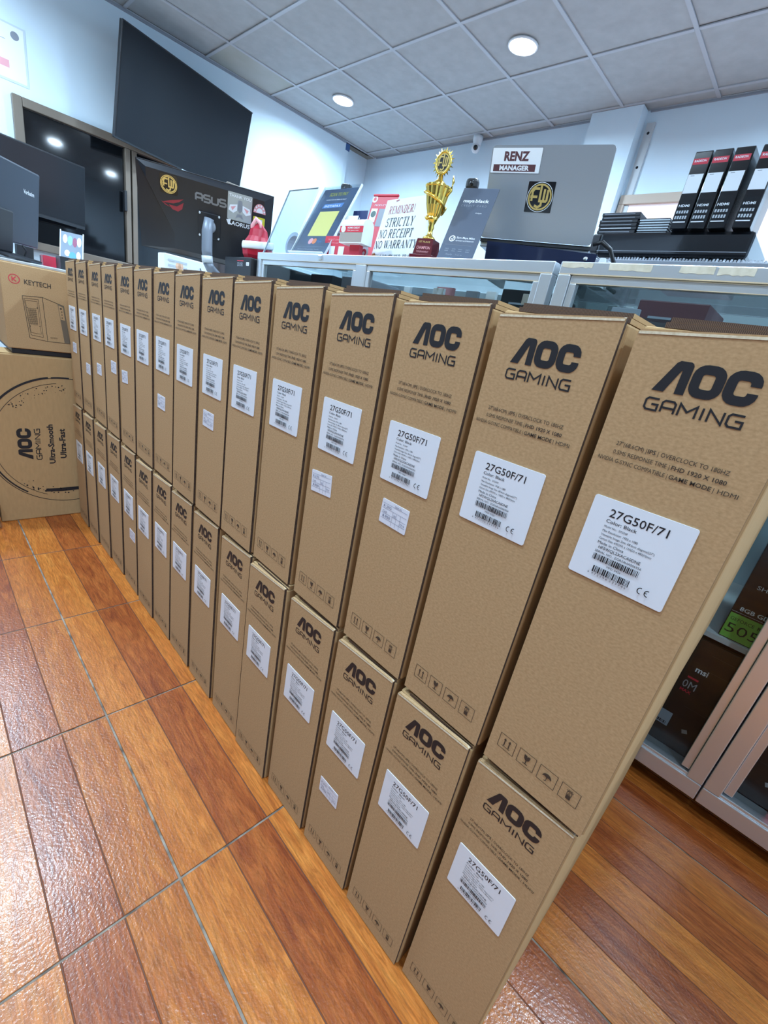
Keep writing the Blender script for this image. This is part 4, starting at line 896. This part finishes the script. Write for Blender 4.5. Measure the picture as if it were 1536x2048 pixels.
# white louvred unit, peach bag, black case
t = thing('white_louvred_unit', 'white louvred unit below the arm-mounted monitor', 'computer case', (-3.02, .655, .93))
MB().cbox(.0, .1, 0, .25, 0, .200, .005).build('body', WHITEP, t)
for k in range(6): MB().box(.1002, .103, .02, .125, .035 + k * .026, .045 + k * .026).build('louvre', mat('louvre_grey', (.5, .56, .6), .5), t)
MB().tube([(.107, .22, .02), (.11, .225, .10), (.107, .20, .165)], .003, 6).build('cable', CABLE, t)
t = thing('crumpled_bag', 'small crumpled peach plastic bag behind the cartons', 'bag', (-2.72, .66, .93))
b = MB(); b.lathe([(.04, 0), (.055, .03), (.048, .07), (.03, .10), (.012, .12), (.001, .125)], 10, rib=.18); b.build('bag', PEACH, t)
MB().lathe([(.012, .118), (.020, .135), (.016, .15)], 9, rib=.3).build('knot', PEACH, t)
t = thing('black_case', 'black hardware box with red line beside the counter end', 'box', (-2.175, .715, .9305))
MB().cbox(-.14, .115, 0, .36, 0, .205, .003).build('body', BLACKP, t)
MB().box(-.138, .113, .003, .357, .2051, .2065).build('lid', BLACKG, t)
p = PR(); p.text('DXR', -.012, .168, .040, .016, .02, mi=0); p.rect(-.016, .189, .044, .1925, 1); p.rrect(.070, .172, .096, .186, .002, 2); p.text('8GB', .074, .175, .092, .007, mi=3); p.build('front_print', [COOL, RED, WHITE, INK], t, -.0006)
t = thing('carry_bag', 'red plastic carry bag with white ribbon band on the black case', 'bag', (-2.165, .80, 1.1372), (0, 0, R(10)))
b = MB(); prof = [(.055, 0), (.066, .02), (.070, .05), (.058, .08), (.045, .10), (.038, .13), (.014, .155), (.004, .165)]
b.lathe(prof, 18, rib=.07); b.build('bag_body', mat('red_bag', (.42, .006, .03), .35), t)
b = MB(); b.tube([(.068 * math.cos(R(a)), .068 * math.sin(R(a)), .068 - .012 * math.cos(R(a + 90))) for a in range(0, 360, 20)], .005, 10, closed=True, flat=3.2); b.build('ribbon_band', WHITE, t)
MB().tube([(-.02, -.02, .10), (-.012, -.03, .14), (.0, -.02, .17), (.02, -.012, .155), (.035, -.02, .135)], [.010, .012, .012, .010, .006], 8, flat=.5).build('tied_end', PINKP, t)
t = thing('ribbon_roll', 'white ribbon loop with pink film behind the empty clear stand', 'ribbon', (-1.945, .80 + .055, CT), (0, 0, R(-5)))
N = 22; b = MB(); vs = []; fs = []
for k in range(N):
    a = 2 * math.pi * k / N
    for rr_, yy in ((.050, -.012), (.050, .03), (.036, .03), (.036, -.012)): vs.append((rr_ * 1.15 * math.cos(a), yy + .01 * math.sin(a), .052 + rr_ * math.sin(a)))
for k in range(N):
    for q in range(4): fs.append((k * 4 + q, k * 4 + (q + 1) % 4, ((k + 1) % N) * 4 + (q + 1) % 4, ((k + 1) % N) * 4 + q))
b.add(vs, fs); o = b.build('loop', WHITE, t); o.rotation_euler = (0, R(28), 0); o.location = (-.02, 0, .012)
MB().prism([(-.06, 0), (.12, 0), (.12, .04), (.05, .10), (.0, .12)], .036, .040).build('film', PINKP, t)
# dark monitor at the left edge
t = thing('office_monitor', 'dark grey monitor back with small white lettering at the left edge', 'monitor', (-2.848, .069, .997), (R(6.4), 0, R(140.6)))
MB().cbox(-.54, 0, 0, .030, 0, .300, .006).build('back_cover', mat('dark_blue_grey', (.020, .026, .042), .38), t)
MB().box(-.535, -.005, .0302, .032, .005, .296).build('screen', SCREEN, t)
p = PR(); p.text('Verbatim', -.110, .205, -.040, .016, .01); p.build('maker_letters', [WHITE], t, -.0007)
MB().cbox(-.30, -.20, -.02, .0, -.04, .12, .006).build('stand_neck', BLACKP, t)
MB().cbox(-.36, -.14, -.10, .10, -.052, -.04, .006).build('stand_foot', BLACKP, t)
MB().tube([(-.12, -.005, .0), (-.10, -.01, -.02), (-.10, .0, -.048)], .004, 6).build('cable', CABLE, t)
# larger television in front of the bronze window
t = thing('floor_television', 'big black television standing in front of the bronze window', 'television', (-4.37, .62, 1.248), (R(5), 0, R(108)))
MB().cbox(-.78, -.0, 0, .04, .002, .395, .006).build('housing', mat('tv_back', (.010, .011, .014), .3), t)
MB().box(-.775, -.005, -.003, -.0002, .0, .018).build('bottom_bezel', BLACKG, t)
MB().box(-.42, -.37, -.005, -.0031, .006, .012).build('badge', WHITE, t)
MB().box(-.775, -.005, -.001, -.0002, .022, .385).build('screen', SCREEN, t)
b = MB(); b.box(-.45, -.35, .005, .03, -.30, .01); b.box(-.55, -.25, -.08, .08, -.318, -.30); b.build('stand', BLACKP, t)
# brochure holder, black and red boxes on the far desk
t = thing('brochure_holder', 'clear holder with colourful picture card above the far cartons', 'brochure holder', (-3.05, .235, .931), (R(-18), 0, R(65)))
MB().box(-.052, -.048, -.001, .0065, 0, .205).build('edge', MATS['acrylic_edge'], t); MB().box(-.048, .048, .0042, .0055, .004, .200).build('card', mat('card_blue_grey', (.22, .27, .33), .5), t)
MB().box(.048, .052, -.001, .0065, 0, .205).build('edge', MATS['acrylic_edge'], t)
p = PR()
for (a, c, ru, rv, mi) in ((-.03, .165, .010, .022, 0), (-.008, .160, .011, .025, 1), (.013, .155, .010, .024, 2), (.032, .160, .010, .024, 0), (-.02, .095, .012, .016, 0), (.004, .085, .016, .020, 3), (.03, .09, .010, .022, 0), (-.03, .045, .01, .02, 1), (.02, .04, .014, .015, 2)): p.disc(a, c, ru, rv, mi, 14)
p.build('card_print', [WHITE, mat('aqua', (.25, .5, .5), .5), mat('plum', (.3, .08, .15), .5), mat('sky', (.1, .35, .65), .5)], t, .0038)
goods('hardware_box', 'black box behind the case carton, right of the red one', 'box', -2.75, -2.66, .115, .20, .9305, .985, BLACKP, None)
goods('hardware_box', 'small red and black box behind the case carton', 'box', -2.87, -2.80, .075, .15, .9305, .978, RED, lambda p, w, h: p.rect(-w + .002, .002, -w * .2, h - .002), [INK])
t = tag(MB().box(-3.0, -2.62, .0, .24, .9302, .9325).build('paper_stack', mat('paper_blue', (.55, .65, .78), .6)), 'pale blue paper sheets on the desk behind the case carton', 'paper')
# dome camera at the ceiling edge
t = thing('dome_camera', 'white dome security camera at the ceiling edge above the rear wall', 'security camera', (-3.07, 3.33, CEIL - .004))
MB().lathe([(.042, 0), (.042, -.03), (.036, -.05), (.036, -.07)], 24).build('housing', WHITEP, t)
b = MB(); b.lathe([(.001, -.042), (.022, -.036), (.035, -.018), (.038, .0), (.034, .016), (.02, .03), (.001, .036)], 20); o = b.build('ball', WHITEP, t); o.location = (0, -.006, -.085)
b = MB(); b.lathe([(.001, .006), (.018, .004), (.020, 0)], 18); o = b.build('lens', BLACKG, t); o.matrix_local = Matrix.Translation((.022, -.036, -.098)) @ Matrix.Rotation(R(115), 4, Vector((1, .6, 0)).normalized())
